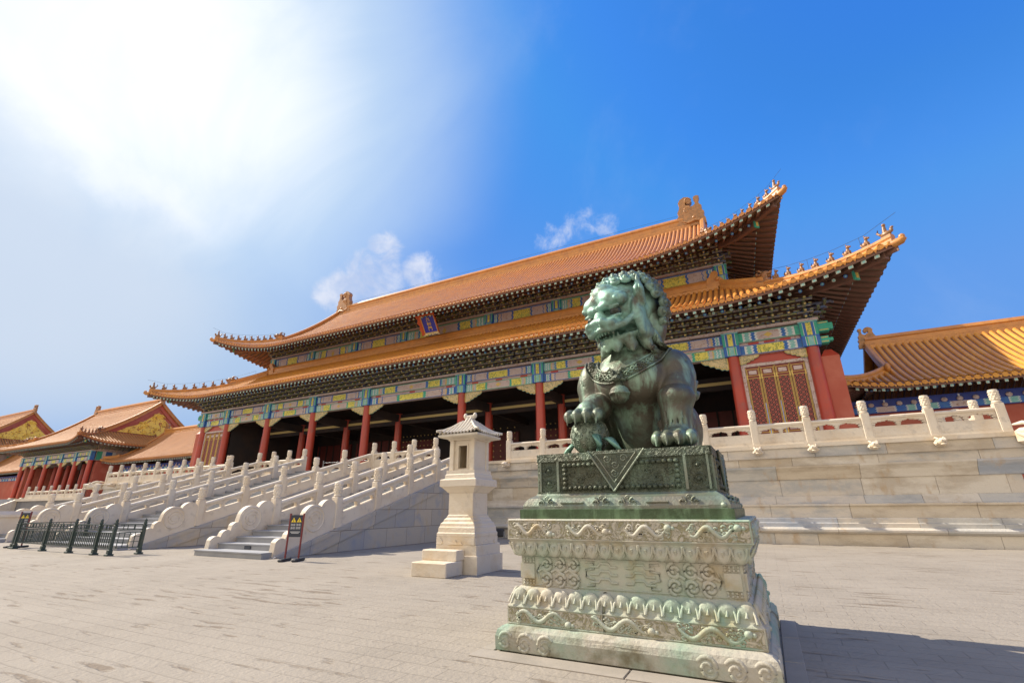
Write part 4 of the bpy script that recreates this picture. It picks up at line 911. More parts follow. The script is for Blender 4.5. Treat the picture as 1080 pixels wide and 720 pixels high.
# ------------------------------------------------------------------ stairs
SL = .306; Y0 = 9.42                                                  # rail base: z = SL*(y - Y0)
PY = [11.62, 13.38, 15.14, 16.90, 18.68]
def stair(label, x0, x1, nst=22, inner=(), plate=False):
    t = thing('stone_staircase', label, 'staircase', ((x0+x1)/2, 9.0, 0), 'marble staircases')
    m = MB(); yb = 9.25; tread = (TY+.02-yb)/nst; ris = 3.44/nst
    ws = x0+.18, x1-.18
    for k in range(nst):
        y = yb+tread*k; a, b = (ws if k > 1 else ((x0-.02, x1+.04) if k == 0 else (x0+.1, x1-.05)))
        if k == 0: y -= .1
        m.box(a, b, y, TY+.02, ris*k if k else 0, ris*(k+1)-.035, 0); m.box(a, b, y-.03, TY+.02, ris*(k+1)-.035, ris*(k+1), 0)
    m.build('steps', ['step'], t)
    for x, sg in ((x0, -1), (x1, 1)):
        ya = 10.75; m = MB()
        # solid flank with raised sloping border
        m.prism([(ya, 0), (TY+.02, 0), (TY+.02, 3.44-.16), (ya, SL*(ya-Y0)-.16)], lambda a, b, d: (d, a, b), x-.17, x+.17, 0); m.build('flank_wall', ['flank'], t)
        m = MB(); m.prism([(Y0-.05, 0), (Y0+.55, 0), (TY+.02, 3.44-.31), (TY+.02, 3.44), (Y0-.05, .0)], lambda a, b, d: (d, a, b), x-.20, x+.20, 0) if False else None
        m = MB(); P = [(Y0-.02, 0.0), (10.45, 0.0), (10.80, SL*(10.8-Y0)-.40), (TY+.01, 3.44-.44), (TY+.01, 3.45), (Y0-.02, .02)]
        m.prism(P, lambda a, b, d: (d, a, b), x-.215, x+.215, 0)
        P2 = [(10.2, SL*(10.2-Y0)-.10), (TY+.01, 3.44-.10), (TY+.01, 3.44-.0), (10.2, SL*(10.2-Y0))]
        m.prism(P2, lambda a, b, d: (d, a, b), x-.235, x+.235, 0); m.build('slope_stone', ['flank'], t)
    if plate:
        m = MB(); cx_ = (x0+x1)/2+.05; m.box(cx_-.14, cx_+.14, yb-.018+tread, yb+tread-.031, ris+.02, ris*2-.05, 0)
        for q in range(3): m.box(cx_-.10+q*.075, cx_-.05+q*.075, yb+tread-.022, yb+tread-.0181, ris+.05, ris+.085, 1)
        m.build('plate', ['navy', 'letter'], t)
    return t
def stair_rail(x, label, mt='marble'):
    t = thing('stair_balustrade', label, 'balustrade', (x, Y0, 0), 'marble stair balustrades')
    for i, y in enumerate(PY):
        z = SL*(y-Y0); put_post(t, (x, y, z+.02))
        ye = PY[i+1] if i+1 < len(PY) else YB
        place_part(panel_mesh(ye-y-.24, SL, 'y', mt), 'panel', t, (x, y+.12, z+.12*SL), 0)
    place_part(drum_mesh(2.05, SL), 'scroll_stone', t, (x, PY[0]-.11, SL*(PY[0]-Y0)), 0)
    return t
NS, MS, FS = (-15.30, -12.35), (-25.2, -19.7), (-32.45, -29.6)
stair('nearest stair with grey steps and a warning sign at its foot', *NS, plate=True)
stair('broad middle stair leading up to the centre of the hall', *MS)
stair('farthest stair on the left beyond the broad middle stair', *FS)
stair_rail(NS[1], 'sloping stair rail nearest the stone pavilion, above the blue-grey flank')
stair_rail(NS[0], 'sloping rail on the left side of the nearest grey steps')
stair_rail(MS[1], 'sloping right-hand rail of the broad middle stair behind the iron barrier')
stair_rail(MS[0], 'sloping left-hand rail of the broad middle stair')
stair_rail(FS[1], 'sloping right-hand rail of the farthest stair')
stair_rail(FS[0], 'sloping left-hand rail of the farthest stair, the last one on the left')
# ------------------------------------------------------------------ corridors beside the hall
def xie_roof(parent, rf, Xg, matn='tile_far', pitch=.34, figs=0, k=.8, rows=7, ridge_h=.9, sides=('front', 'back'), chi=.7, ends=('east', 'west'), vbeast=2.6):
    for s_ in sides: rf.slope(s_, vxieshan(rf, Xg), pitch, rows).build('roof', [matn, 'tile_ch'], parent, fix=False)
    for s_ in ends: rf.slope(s_, vskirt(rf, s_, rf.Wx-Xg), pitch, 5).build('roof', [matn, 'tile_ch'], parent, fix=False)
    zr = rf.z0+rf.prof(rf.Wy); h = ridge_h; cx, cy = rf.cx, rf.cy
    m = MB(); m.sweep([(cx-Xg, cy, zr-.2), (cx+Xg, cy, zr-.2)], [(-.25, 0), (-.25, .3*h), (-.16, .38*h), (-.16, .75*h), (-.24, .85*h), (-.14, h+.1), (.14, h+.1), (.24, .85*h), (.16, .75*h), (.16, .38*h), (.25, .3*h), (.25, 0)]); m.build('main_ridge', ['ridge'], parent)
    for sg in (-1, 1): chiwen('ridge_end_dragon', parent, cx+sg*(Xg-.1), cy, zr-.1, sg, chi)
    for sg in (-1, 1):
        xx = cx+sg*Xg
        for d in (-1, 1):
            pts = [(xx, cy+d*(rf.Wy-v), rf.z0+rf.prof(v)) for v in np.linspace(rf.Wx-Xg-.2, rf.Wy-.1, 8)]
            m = MB(); m.sweep(pts, scaled(RIDGE, 1.1*k, 1.15*k)); m.ball(Vector(pts[0])+Vector((0, -.1*-d, .45*k)), (.22*k, .3*k, .4*k)); m.build('gable_ridge', ['ridge'], parent)
    for s_ in ('front', 'east', 'back', 'west'):
        hip_ridge(parent, rf, s_, .05, rf.Wx-Xg, k, figs, vbeast=vbeast)
def gable_face(parent, rf, Xg, sg, inset=.35):
    xx = rf.cx+sg*(Xg-inset); v0 = rf.Wx-Xg
    vs_ = np.linspace(v0-.2, rf.Wy, 9); poly = [(rf.cy-(rf.Wy-v), rf.z0+rf.prof(v)-.1) for v in vs_]+[(rf.cy+(rf.Wy-v), rf.z0+rf.prof(v)-.1) for v in vs_[::-1][1:]]
    m = MB(); m.prism(poly, lambda a, b, d: (d, a, b), xx-.1, xx+.1); m.build('gable_wall', ['redwall'], parent)
    zt = rf.z0+rf.prof(rf.Wy)-1.3; zb = rf.z0+rf.prof(v0)+.25; hw = (rf.Wy-v0)*.80                 # gilt relief of ribbons
    pl = [(-hw, zb), (-hw*.72, zb+(zt-zb)*.22), (-hw*.5, zb+(zt-zb)*.36), (-hw*.28, zb+(zt-zb)*.62), (-.3, zt-.25), (0, zt), (.3, zt-.25), (hw*.28, zb+(zt-zb)*.62), (hw*.5, zb+(zt-zb)*.36), (hw*.72, zb+(zt-zb)*.22), (hw, zb)]
    m = MB(); a_, b_ = xx+sg*.102, xx+sg*.2; m.prism(pl, lambda a, b, d: (d, rf.cy+a, b), min(a_, b_), max(a_, b_), 0)
    rnd = random.Random(5)
    for i in range(26):
        t = rnd.random(); zz = zb+.2+(zt-zb-.6)*t**1.4; yy = rnd.uniform(-1, 1)*hw*(1-(zz-zb)/(zt-zb))*.75; r0 = rnd.uniform(.22, .42)
        m.tube([(xx+sg*.22, rf.cy+yy+r0*(1-q/9)*math.cos(q), zz+r0*(1-q/9)*math.sin(q)) for q in np.linspace(0, 7.5, 16)], .06, 4, 0)
    m.build('gable_relief', ['gable'], parent)
    for d in (-1, 1):                                                 # barge boards
        m = MB(); pts = [(xx+sg*.22, rf.cy+d*(rf.Wy-v), rf.z0+rf.prof(v)-.75) for v in np.linspace(v0, rf.Wy, 8)]
        m.sweep(pts, [(-.05, 0), (-.05, .62), (.05, .62), (.05, 0)], side=(1, 0, 0)); m.build('barge_board', ['redwall'], parent)

def corridor(label, x0, x1, cy, Wy, z0, za, zb, Xin, floor, wallm='redwall', bays=3.2, beamz=None, matn='tile', upl=True, pitch=.33, xin=1.7):
    cx, Wx = (x0+x1)/2, (x1-x0)/2
    t = thing('corridor_building', label, 'building', (cx, cy, 0), 'low side corridors joining the halls')
    rf = Roof(cx, cy, Wx, Wy, z0, za, zb, .35 if upl else .1, 3.0, .25, 3.0)
    xie_roof(t, rf, Wx-Xin, matn, pitch, 0, .75, 8, .75, chi=.62)
    for s_ in ('front', 'east', 'west'):
        o = rf.soffit(s_, 1.7, pitch=.36).build('eave_rafter', RM, t, fix=False); o['kind'] = 'stuff'
    yw = cy-Wy+1.75; zt = z0-.05
    m = MB(); xa = x0+xin; m.box(xa, x1-1.7, yw, cy+Wy-1.7, floor, zt-1.2, 0); m.build('wall', [wallm], t)
    n = max(1, int((x1-1.7-xa)/bays)); w = (x1-1.7-xa)/n
    for i in range(n):
        a = xa+i*w; m = MB(); m.box(a, a+w, yw-.16, yw-.004, zt-1.2, zt-.42, 0); y = yw-.166
        stripes(m, a, a+w, y, zt-1.16, zt-.84, [(.1, 1, 0), (.02, 3, .05), (.12, 2, .05), (.02, 3, .05), (.18, 1, .05), (.02, 3, .05), (.3, 4, -.05), (.02, 3, -.05), (.18, 1, -.05), (.02, 3, -.05), (.12, 2, -.05), (.02, 3, 0), (.1, 1, 0)])
        stripes(m, a, a+w, y, zt-.80, zt-.46, [(.4, 0, 0), (.02, 3, 0), (.4, 0, 0)])
        for q in range(5): m.ball((a+w*(q+.5)/5, yw-.2, zt-.72), (.15, .06, .13), 4, 8, 5)
        m.build('painted_beam', ['dg_blue2', 'blue', 'teal', 'white', 'mauve'], t, fix=False)
    return t
M['dg_blue2'] = mat('corridor_blue', (.03, .06, .33), .6, var=(3, (.03, .05, .22), .4, .7))
corridor('long orange-tiled corridor with a blue painted beam to the right of the great hall', 5.2, 47, 38.0, 5.9, 7.55, .42, .042, 2.5, 0, matn='tile_yel', pitch=.36, xin=.1)
corridor('low corridor with a sunlit orange roof between the great hall and the left gate', -77.6, -49.8, 38.0, 5.9, 7.35, .42, .058, 1.2, 0, matn='tile_far')

# ------------------------------------------------------------------ flanking gates at the left
def side_gate(label, cx, cy, W2, z0, floor, Wy, Xg, far=False):
    t = thing('side_gate', label, 'gate building', (cx, cy, 0), 'single-eaved gates to the left of the hall')
    rf = Roof(cx, cy, W2, Wy, z0, .38, .030, .75, 4.0, .45, 4.0)
    xie_roof(t, rf, Xg, 'tile_far', .36, 5, .95, 7, 1.0, chi=.8, vbeast=2.9)
    gable_face(t, rf, Xg, 1); gable_face(t, rf, Xg, -1)
    for s_ in ('front', 'east', 'west'):
        o = rf.soffit(s_, 3.0).build('eave_rafter', RM, t, fix=False); o['kind'] = 'stuff'
    corner_beams(t, rf, 3.0, .9)
    yf = cy-Wy+3.0; x0, x1 = cx-W2+3.3, cx+W2-3.3; zt = z0-.35; zb = zt-1.75
    xs = [x0, x0+(x1-x0)*.19, x0+(x1-x0)*.385, x0+(x1-x0)*.615, x0+(x1-x0)*.81, x1]
    c = column_mesh(.30, zb-floor)
    for x in xs: place_part(c, 'column', t, (x, yf, floor), 0)
    for x in xs[1:-1]: place_part(c, 'column', t, (x, yf+2.6, floor), 0)
    for i in range(5):
        al = i % 2
        beam(t, xs[i]+.36, xs[i+1]-.36, yf-.2, zb+.62, zb+1.15, SEQ['A_up' if al else 'B_up'], frame=BL if al else GR)
        beam(t, xs[i]+.36, xs[i+1]-.36, yf-.18, zb, zb+.5, SEQ['A_lo' if al else 'B_lo'], frame=GR if al else BL)
        queti(t, xs[i]+.28, yf, zb-.004, 1, .8); queti(t, xs[i+1]-.28, yf, zb-.004, -1, .8)
    for i, x in enumerate(xs): beam_head(t, x, yf-.2, zb+.01, zb+1.15, .72, i % 2)
    m = MB(); m.box(x0-.5, x1+.5, yf-.3, yf+.3, zb+1.22, zb+1.34, 0); m.build('plate_beam', ['mauve'], t)
    bracket_band(t, x0, x1, yf, zb+1.34, .55, .9, .8, False, kindstuff=True)
    for sg, x in ((1, x1), (-1, x0)):
        bracket_band(t, yf, cy+Wy-3, x, zb+1.34, .55, .9, .8, False, dirn=(sg, 0), kindstuff=True)
        m = MB(); m.box(x-.1, x+.1, yf+.36, cy+Wy-3, zb+.02, zt+.7, 0); stripes_y(m, x+sg*.106, yf+.4, cy+Wy-3.1, zb+.1, zb+1.2); m.build('side_beam', PAL, t, fix=False)
        m = MB(); m.box(min(x-sg*.2, x+sg*.5), max(x-sg*.2, x+sg*.5), yf+.5, cy+Wy-3, floor, zb-.1, 0); m.build('end_wall', ['redwall'], t)
    m = MB(); m.box(x0, x1, yf+.15, yf+.25, zb+1.2, zt+1.0, 0); m.build('bracket_board', ['dg_back'], t)
    m = MB(); m.box(x0+.3, x1-.3, cy, cy+.3, floor, zt, 0); m.build('back_wall', ['dark'], t)
    m = MB(); m.box(x0+.3, x1-.3, yf+.4, cy+Wy-3.2, zt+.1, zt+.2, 0); m.build('ceiling', ['dark'], t)
    return xs, yf
def stripes_y(m, x, y0, y1, z0, z1):
    seq = [.05, .03, .06, .03, .2, .03, .25, .03, .2, .03, .06, .03, .05]; cols = [GR, WH, BL, WH, MV, GR, GO, GR, MV, WH, BL, WH, GR]; tot = sum(seq); y = y0
    for w, c in zip(seq, cols): y2 = y+w/tot*(y1-y0); m.quad((x, y, z0), (x, y2, z0), (x, y2, z1), (x, y, z1), c); y = y2
side_gate('nearer gate on the left with golden gable, red columns and single orange roof', -89.3, 38.0, 13.6, 9.75, 3.0, 9.9, 10.0)
side_gate('farthest gate at the left edge, only its golden gable and roof showing', -139.5, 39.0, 16, 12.0, 3.0, 11.0, 11.6)
corridor('distant corridor between the two left gates at the picture edge', -126, -100.5, 38.0, 5.9, 7.3, .42, .058, 1.2, 0, matn='tile_far')
# terrace of the left gate, low and grey, with its own balustrade
gt = thing('gate_terrace', 'low grey terrace in front of the left gate', 'terrace', (-89, 27, 0))
GX0, GX1, GY, GZ = -112.0, -67.5, 26.6, 2.75
m = MB(); m.box(GX0, GX1, GY, 50, 0, GZ-.3, 0); m.build('wall', ['greywall'], gt)
m = MB(); m.box(GX0-.2, GX1+.2, GY-.2, 50.2, GZ-.298, GZ, 0); m.build('top_slab', ['marble'], gt)
def gate_steps():
    m = MB()
    for k in range(12): m.box(-95, -84, GY-4.5+.375*k, GY-.002, GZ/12*k if k else 0, GZ/12*(k+1), 0)
    m.build('steps', ['step'], gt)
    for x in (-95.3, -83.7):
        m = MB(); m.prism([(GY-4.9, 0), (GY-.01, 0), (GY-.01, GZ), (GY-4.9, .12)], lambda a, b, d: (d, a, b), x-.3, x+.3, 0); m.build('flank_wall', ['marble'], gt)
gate_steps()
flat_run('stone_balustrade', 'small marble balustrade on the grey terrace of the left gate, nearest the gate front', [GX1-2.0*k for k in range(8)][::-1], GY+.1, GZ)
flat_run('stone_balustrade', 'small marble balustrade on the grey terrace at the left picture edge', [GX1-27.5-2.0*k for k in range(8)][::-1], GY+.1, GZ)
for nm, y0_, y1_ in (('parapet', 8.9, 13.0),):
    m = MB(); m.rectprof([(.35, 2.0, 0), (.35, 2.0, 1.0), (.42, 2.1, 1.02), (.42, 2.1, 1.12), (.30, 1.9, 1.28)], -31.6, 11.4, 0)
    tag(m.build('stone_parapet', ['marble'], loc=(-31.6, 11.4, 0)), 'pale stone parapet block at the left picture edge behind the iron barrier', 'parapet')
# ------------------------------------------------------------------ carved pedestal under the lion
PX, PYc = -1.285, 5.68
def patina_stone():
    m = mat('carved_marble', (.47, .44, .36), .74, var=(1.5, (.28, .40, .30), .42, .68), stain=(2.6, (.36, .26, .11), .55, .74), bump=(26, .6, .016)); return m
M['ped'] = patina_stone()
M['ped_carved'] = gold_pattern('carved_band', (.46, .42, .33), (.30, .27, .15), 13, (.38, .56)); M['ped_carved'].node_tree.nodes['Principled BSDF'].inputs['Roughness'].default_value = .8
M['ped_base'] = mat('pedestal_base_stone', (.42, .39, .32), .75, var=(1.8, (.26, .36, .27), .44, .66), stain=(3.2, (.16, .14, .08), .50, .68), bump=(20, .7, .02))
ped = thing('marble_pedestal', 'carved white marble pedestal with lotus petals and green stains under the bronze lion', 'pedestal', (PX, PYc, 0))
def face(side, hw, hd):
    """a along the face (to the viewer's right), z up, d outwards"""
    if side == 'front': return lambda a, z, d=0: (PX+a, PYc-hd-d, z)
    if side == 'east': return lambda a, z, d=0: (PX+hw+d, PYc+a, z)
    if side == 'west': return lambda a, z, d=0: (PX-hw-d, PYc-a, z)
    return lambda a, z, d=0: (PX-a, PYc+hd+d, z)
SIDES = ('front', 'east', 'west', 'back')
def flen(side, hw, hd): return hw if side in ('front', 'back') else hd
def spiral(ca, cz, r, turns, s=1, a0=0.0, n=22): return [(ca+r*(1-.82*i/n)*math.cos(a0+s*turns*2*math.pi*i/n), cz+r*(1-.82*i/n)*math.sin(a0+s*turns*2*math.pi*i/n)) for i in range(n+1)]
def rel(m, f, pts, r, d=0.0, mt=0, n=5, flat=.8): m.tube([f(a, z, d) for a, z in pts], r, n, mt, True, flat)
def dragon(m, f, x0, x1, z, h, ph, d=0.0):
    """low-relief running dragon: wavy tapering body, legs, head and mane curls"""
    n = 26; L = x1-x0; pts = [(x0+L*i/n, z+h*math.sin(ph+i/n*3.4*math.pi)) for i in range(n+1)]
    m.tube([f(a, b, d) for a, b in pts], [.009+.016*math.sin(math.pi*min(1, .12+i/n*.88)) for i in range(n+1)], 6, 0, True, .9)
    for k in (6, 11, 16, 21):
        a, b = pts[k]; sg = -1 if math.sin(ph+k/n*3.4*math.pi) > 0 else 1
        rel(m, f, [(a, b), (a+.03, b+sg*h*.8), (a+.075, b+sg*h*1.0)], .010, d)
        for q in (-.02, 0, .02): rel(m, f, [(a+.07, b+sg*h*1.0), (a+.095, b+sg*h*1.0+q)], .006, d)
    a, b = pts[-1]; m.ball(f(a, b, d), (.036, .036, .030), 0, 7, 5); m.ball(f(a+.04, b-.005, d), (.022, .022, .018), 0, 6, 5)
    rel(m, f, [(a, b+.02), (a-.04, b+.045), (a-.08, b+.04)], .008, d); rel(m, f, [(a-.02, b), (a-.06, b-.02), (a-.09, b-.01)], .009, d)
    rnd = random.Random(int(x0*100)+int(z*1000))
    for k in range(20):
        ca, cz = rnd.uniform(x0, x1), z+rnd.uniform(-1, 1)*h*1.1; rel(m, f, spiral(ca, cz, .028, 1.1, rnd.choice((-1, 1)), rnd.uniform(0, 6), 9), .012, d)
def tier(name, prof, mt='ped', carve=None):
    m = MB(); m.rectprof(prof, PX, PYc, 0)
    if carve: carve(m)
    return m.build(name, [mt, 'ped_carved'], ped, fix=True)
def c_foot(m):
    hw, hd = 1.182, 1.25
    for s_ in SIDES:
        L = flen(s_, hw, hd); f = face(s_, hw-.012, hd-.012)
        for sg in (-1, 1):
            for k, (ca, cz, r) in enumerate(((L-.10, .095, .075), (L-.30, .085, .085), (L-.50, .085, .085))):
                rel(m, f, [(sg*a if sg > 0 else -a, z) for a, z in spiral(ca, cz, r, 1.7, -1, 2.6)], .024, .002)
            rel(m, f, [(sg*(L-.62), .05), (sg*(L-.70), .09), (sg*(L-.84), .10), (sg*(L-.95), .15), (0, .155)], .014, -.002)
def petals(m, hw0, hd0, z0, hw1, hd1, z1, n, up):
    """row of bulging lotus petals on a sloped band"""
    for s_ in SIDES:
        L = (flen(s_, hw0, hd0)+flen(s_, hw1, hd1))/2; k = n if s_ in ('front', 'back') else n; w = 2*L/k
        f0, f1 = face(s_, hw0, hd0), face(s_, hw1, hd1)
        for i in range(k):
            a = -L+w*(i+.5); c = (Vector(f0(a, z0))+Vector(f1(a, z1)))/2; h = z1-z0
            rr = (w*.55, .034, h*.56) if s_ in ('front', 'back') else (.034, w*.55, h*.56)
            m.ball(c+(Vector((0, 0, -.008)) if up else Vector((0, 0, .0))), rr, 0, 14, 8)
            g = (lambda aa, t: Vector(f0(aa, z0, .026))*(1-t)+Vector(f1(aa, z1, .026))*t)
            k0, k1 = (.05, .96) if up else (.92, .04)
            m.tube([g(a-w*.50, k1), g(a-w*.42, (k0+k1)/2), g(a-w*.18, k0), g(a+w*.02, (k0*4+k1)/5)], .012, 5)
            m.tube([g(a+w*.50, k1), g(a+w*.42, (k0+k1)/2), g(a+w*.18, k0), g(a-w*.02, (k0*4+k1)/5)], .012, 5)
            q = Vector(f0(0, 0, .012))-Vector(f0(0, 0, 0)); m.tube([g(a, k0*.3+k1*.7)+q, g(a+w*.02, .5)+q*1.2, g(a, k0*.8+k1*.2)+q*.6], [.016, .010, .004], 5)
def c_low(m):
    petals(m, 1.10, 1.115, .385, 1.045, 1.04, .515, 15, False)
    for s_ in SIDES:
        L = flen(s_, 1.116, 1.131); f = face(s_, 1.116, 1.131)
        for (p, q, x0, x1) in ((.215, .228, -L+.01, L-.01), (.355, .37, -L+.01, L-.01)): rel(m, f, [(x0, (p+q)/2), (x1, (p+q)/2)], .008)
        m.hexa([f(-L+.012, .232, .001), f(L-.012, .232, .001), f(L-.012, .232, .004), f(-L+.012, .232, .004), f(-L+.012, .351, .001), f(L-.012, .351, .001), f(L-.012, .351, .004), f(-L+.012, .351, .004)], 1)
        for i in range(3): w = 2*L/3; x = -L+w*i+.10; dragon(m, f, x, x+w-.22, .292, .042, i*1.3)
def c_die(m):
    for s_ in SIDES:
        L = flen(s_, 1.018, 1.007); f = face(s_, 1.018, 1.007)
        for sg in (-1, 1):
            z = .665
            m.hexa([f(sg*(L-.02), .60, .0), f(sg*(L-.15), .60, .0), f(sg*(L-.15), .60, .022), f(sg*(L-.02), .60, .022), f(sg*(L-.02), .73, .0), f(sg*(L-.15), .73, .0), f(sg*(L-.15), .73, .022), f(sg*(L-.02), .73, .022)], 0)
            for zz in (.555, .58, .75, .775):
                for k in range(4): m.ball(f(sg*(L-.035-.034*k), zz, .004), .014, 0, 6, 4)
            for k, ca in enumerate((L-.27, L-.41, L-.55)):
                for up_, cz in ((1, .728), (-1, .602)):
                    rel(m, f, [(sg*a, zq) for a, zq in spiral(ca, cz, .066, 1.5, up_, (math.pi*.5 if up_ > 0 else -math.pi*.5))], .022, .003)
                rel(m, f, [(sg*(ca+.085), .665), (sg*(ca+.04), .69), (sg*ca, .665), (sg*(ca-.05), .64)], .020, .003)
            rel(m, f, [(sg*(L-.20), .60), (sg*(L-.17), .665), (sg*(L-.20), .73)], .013)
            for zz in (.60, .665, .73):
                rel(m, f, [(sg*.30, zz), (sg*.22, zz), (sg*.20, zz+.03), (sg*.12, zz+.03), (sg*.10, zz), (sg*.04, zz)], .016)
            rel(m, f, [(sg*.34, .57), (sg*.26, .57), (sg*.26, .62), (sg*.34, .64), (sg*.34, .70), (sg*.26, .71), (sg*.26, .765), (sg*.34, .765)], .016)
        rel(m, f, [(-L+.02, .545), (L-.02, .545)], .009); rel(m, f, [(-L+.02, .792), (L-.02, .792)], .009)
def c_cornice(m):
    petals(m, 1.045, 1.04, .815, 1.11, 1.07, .935, 17, True)
    for s_ in SIDES:
        L = flen(s_, 1.133, 1.09); f = face(s_, 1.133, 1.09)
        rel(m, f, [(-L+.01, .962), (L-.01, .962)], .008); rel(m, f, [(-L+.01, 1.135), (L-.01, 1.135)], .008)
        m.hexa([f(-L+.012, .97, .001), f(L-.012, .97, .001), f(L-.012, .97, .004), f(-L+.012, .97, .004), f(-L+.012, 1.128, .001), f(L-.012, 1.128, .001), f(L-.012, 1.128, .004), f(-L+.012, 1.128, .004)], 1)
        for i in range(4): w = 2*L/4; x = -L+w*i+.08; dragon(m, f, x, x+w-.18, 1.048, .040, .6+i*1.1)
tier('foot', [(1.14, 1.21, 0), (1.182, 1.25, .02), (1.186, 1.254, .13), (1.17, 1.238, .18), (1.14, 1.21, .204), (1.10, 1.17, .212)], 'ped_base', c_foot)
tier('lower_tier', [(1.116, 1.131, .206), (1.116, 1.131, .37), (1.10, 1.115, .385), (1.08, 1.08, .46), (1.045, 1.04, .515), (1.03, 1.02, .529)], 'ped', c_low)
tier('die', [(1.018, 1.007, .529), (1.018, 1.007, .80)], 'ped', c_die)
tier('cornice', [(1.03, 1.02, .80), (1.045, 1.04, .815), (1.08, 1.06, .87), (1.11, 1.07, .935), (1.125, 1.082, .95), (1.133, 1.09, .955), (1.133, 1.09, 1.140), (1.125, 1.082, 1.148)], 'ped', c_cornice)
M['kerb'] = mat('kerb_stone', (.33, .29, .24), .8, var=(2, (.26, .23, .19), .4, .7), bump=(20, .3, .01))
M['crackdark'] = mat('stone_joint', (.10, .105, .07), .9)
m = MB(); m.box(PX-.168, PX-.148, PYc-1.137, PYc-1.10, .208, .385, 0); m.hexa([(PX-.168, PYc-1.13, .3855), (PX-.148, PYc-1.13, .3855), (PX-.148, PYc-1.0, .3855), (PX-.168, PYc-1.0, .3855), (PX-.168, PYc-1.06, .526), (PX-.148, PYc-1.06, .526), (PX-.148, PYc-1.0, .526), (PX-.168, PYc-1.0, .526)], 0); m.build('joint', ['crackdark'], ped)
# kerb stones of the little apron round the pedestal
m = MB()
for (x0, x1, y0, y1) in ((-2.62, -1.2, 4.19, 4.42), (-1.195, .07, 4.19, 4.42), (-2.62, -2.48, 4.425, 7.0), (-.09, .07, 4.425, 5.2), (-.09, .07, 5.205, 6.1), (-.09, .07, 6.105, 7.0)): m.cbox(((x0+x1)/2, (y0+y1)/2, .004), (x1-x0-.008, y1-y0-.008, .016), 0, .004)
tag(m.build('paving_kerb', ['kerb'], loc=(PX, PYc, 0)), 'pale kerb stones set flush round the lion pedestal', kind='structure')

# ------------------------------------------------------------------ bronze plinth
def bronze(name, c1, c2, c3, carve=0.0, rough=.42, metal=.35, turq=None):
    m = bpy.data.materials.new(name); m.use_nodes = True; t = m.node_tree; b = t.nodes['Principled BSDF']; L = t.links
    b.inputs['Roughness'].default_value = rough; b.inputs['Metallic'].default_value = metal
    g = N(t, 'ShaderNodeNewGeometry')
    def nz(sc, lo, hi, loc=(0, 0, 0), st=(1, 1, 1), det=5):
        mp_ = N(t, 'ShaderNodeMapping'); mp_.inputs['Location'].default_value = loc; mp_.inputs['Scale'].default_value = st; L.new(g.outputs['Position'], mp_.inputs[0])
        n = N(t, 'ShaderNodeTexNoise', i_Scale=sc, i_Detail=det, i_Roughness=.62, i_Distortion=.4); L.new(mp_.outputs[0], n.inputs['Vector'])
        r = N(t, 'ShaderNodeMapRange', i_1=lo, i_2=hi); L.new(n.outputs['Fac'], r.inputs[0]); return r.outputs[0], n.outputs['Fac']
    def mx(f, a, bb):
        x = N(t, 'ShaderNodeMix', data_type='RGBA'); L.new(f, x.inputs[0])
        for k, q in ((6, a), (7, bb)):
            if isinstance(q, tuple): x.inputs[k].default_value = (*q, 1)
            else: L.new(q, x.inputs[k])
        return x.outputs[2]
    f1, _ = nz(2.6, .40, .60); f2, _ = nz(5.0, .50, .66, (3, 5, 1), (1, 1, .38)); f3, n3 = nz(26, .4, .7, (9, 1, 4))
    col = mx(f2, mx(f1, c1, c2), c3)
    if turq:                                                          # the face and ears carry a brighter verdigris
        sp_ = N(t, 'ShaderNodeVectorMath', operation='DISTANCE'); L.new(g.outputs['Position'], sp_.inputs[0]); sp_.inputs[1].default_value = turq[0]
        r_ = N(t, 'ShaderNodeMapRange', interpolation_type='SMOOTHSTEP', i_1=turq[1], i_2=turq[1]*.35, i_3=0, i_4=1); L.new(sp_.outputs['Value'], r_.inputs[0])
        f4, _ = nz(5.0, .34, .60, (1, 7, 2)); ml = N(t, 'ShaderNodeMath', operation='MULTIPLY'); L.new(r_.outputs[0], ml.inputs[0]); L.new(f4, ml.inputs[1])
        col = mx(ml.outputs[0], col, turq[2])
    L.new(col, b.inputs['Base Color'])
    hn = n3
    if carve:
        v = N(t, 'ShaderNodeTexVoronoi', i_Scale=carve, feature='SMOOTH_F1'); L.new(g.outputs['Position'], v.inputs['Vector'])
        n4 = N(t, 'ShaderNodeTexNoise', i_Scale=carve*.8, i_Detail=2, i_Distortion=2.5); L.new(g.outputs['Position'], n4.inputs['Vector'])
        a_ = N(t, 'ShaderNodeMath', operation='MULTIPLY_ADD', i_1=1.4); L.new(n4.outputs['Fac'], a_.inputs[0]); L.new(v.outputs['Distance'], a_.inputs[2]); hn = a_.outputs[0]
    bp = N(t, 'ShaderNodeBump', i_Strength=.75 if carve else .45, i_Distance=.02 if carve else .016); L.new(hn, bp.inputs['Height']); L.new(bp.outputs[0], b.inputs['Normal'])
    return m
M['bronze_plate'] = bronze('bronze_plate', (.05, .075, .035), (.075, .125, .06), (.14, .22, .12))
M['bronze_carved'] = bronze('bronze_carved', (.095, .10, .065), (.08, .10, .07), (.15, .20, .14), 34, .5)
M['bronze_moulding'] = bronze('bronze_moulding', (.20, .19, .145), (.15, .20, .15), (.26, .33, .25), 0, .45)
plin = thing('bronze_plinth', 'dark green bronze plinth with triangular cloth drape and cloud scrolls, between lion and marble', 'plinth', (PX, PYc, 1.148))
m = MB(); m.rectprof([(1.024, 1.018, 1.148), (1.026, 1.02, 1.235), (1.01, 1.005, 1.24)], PX, PYc, 0); m.build('base_plate', ['bronze_plate'], plin)
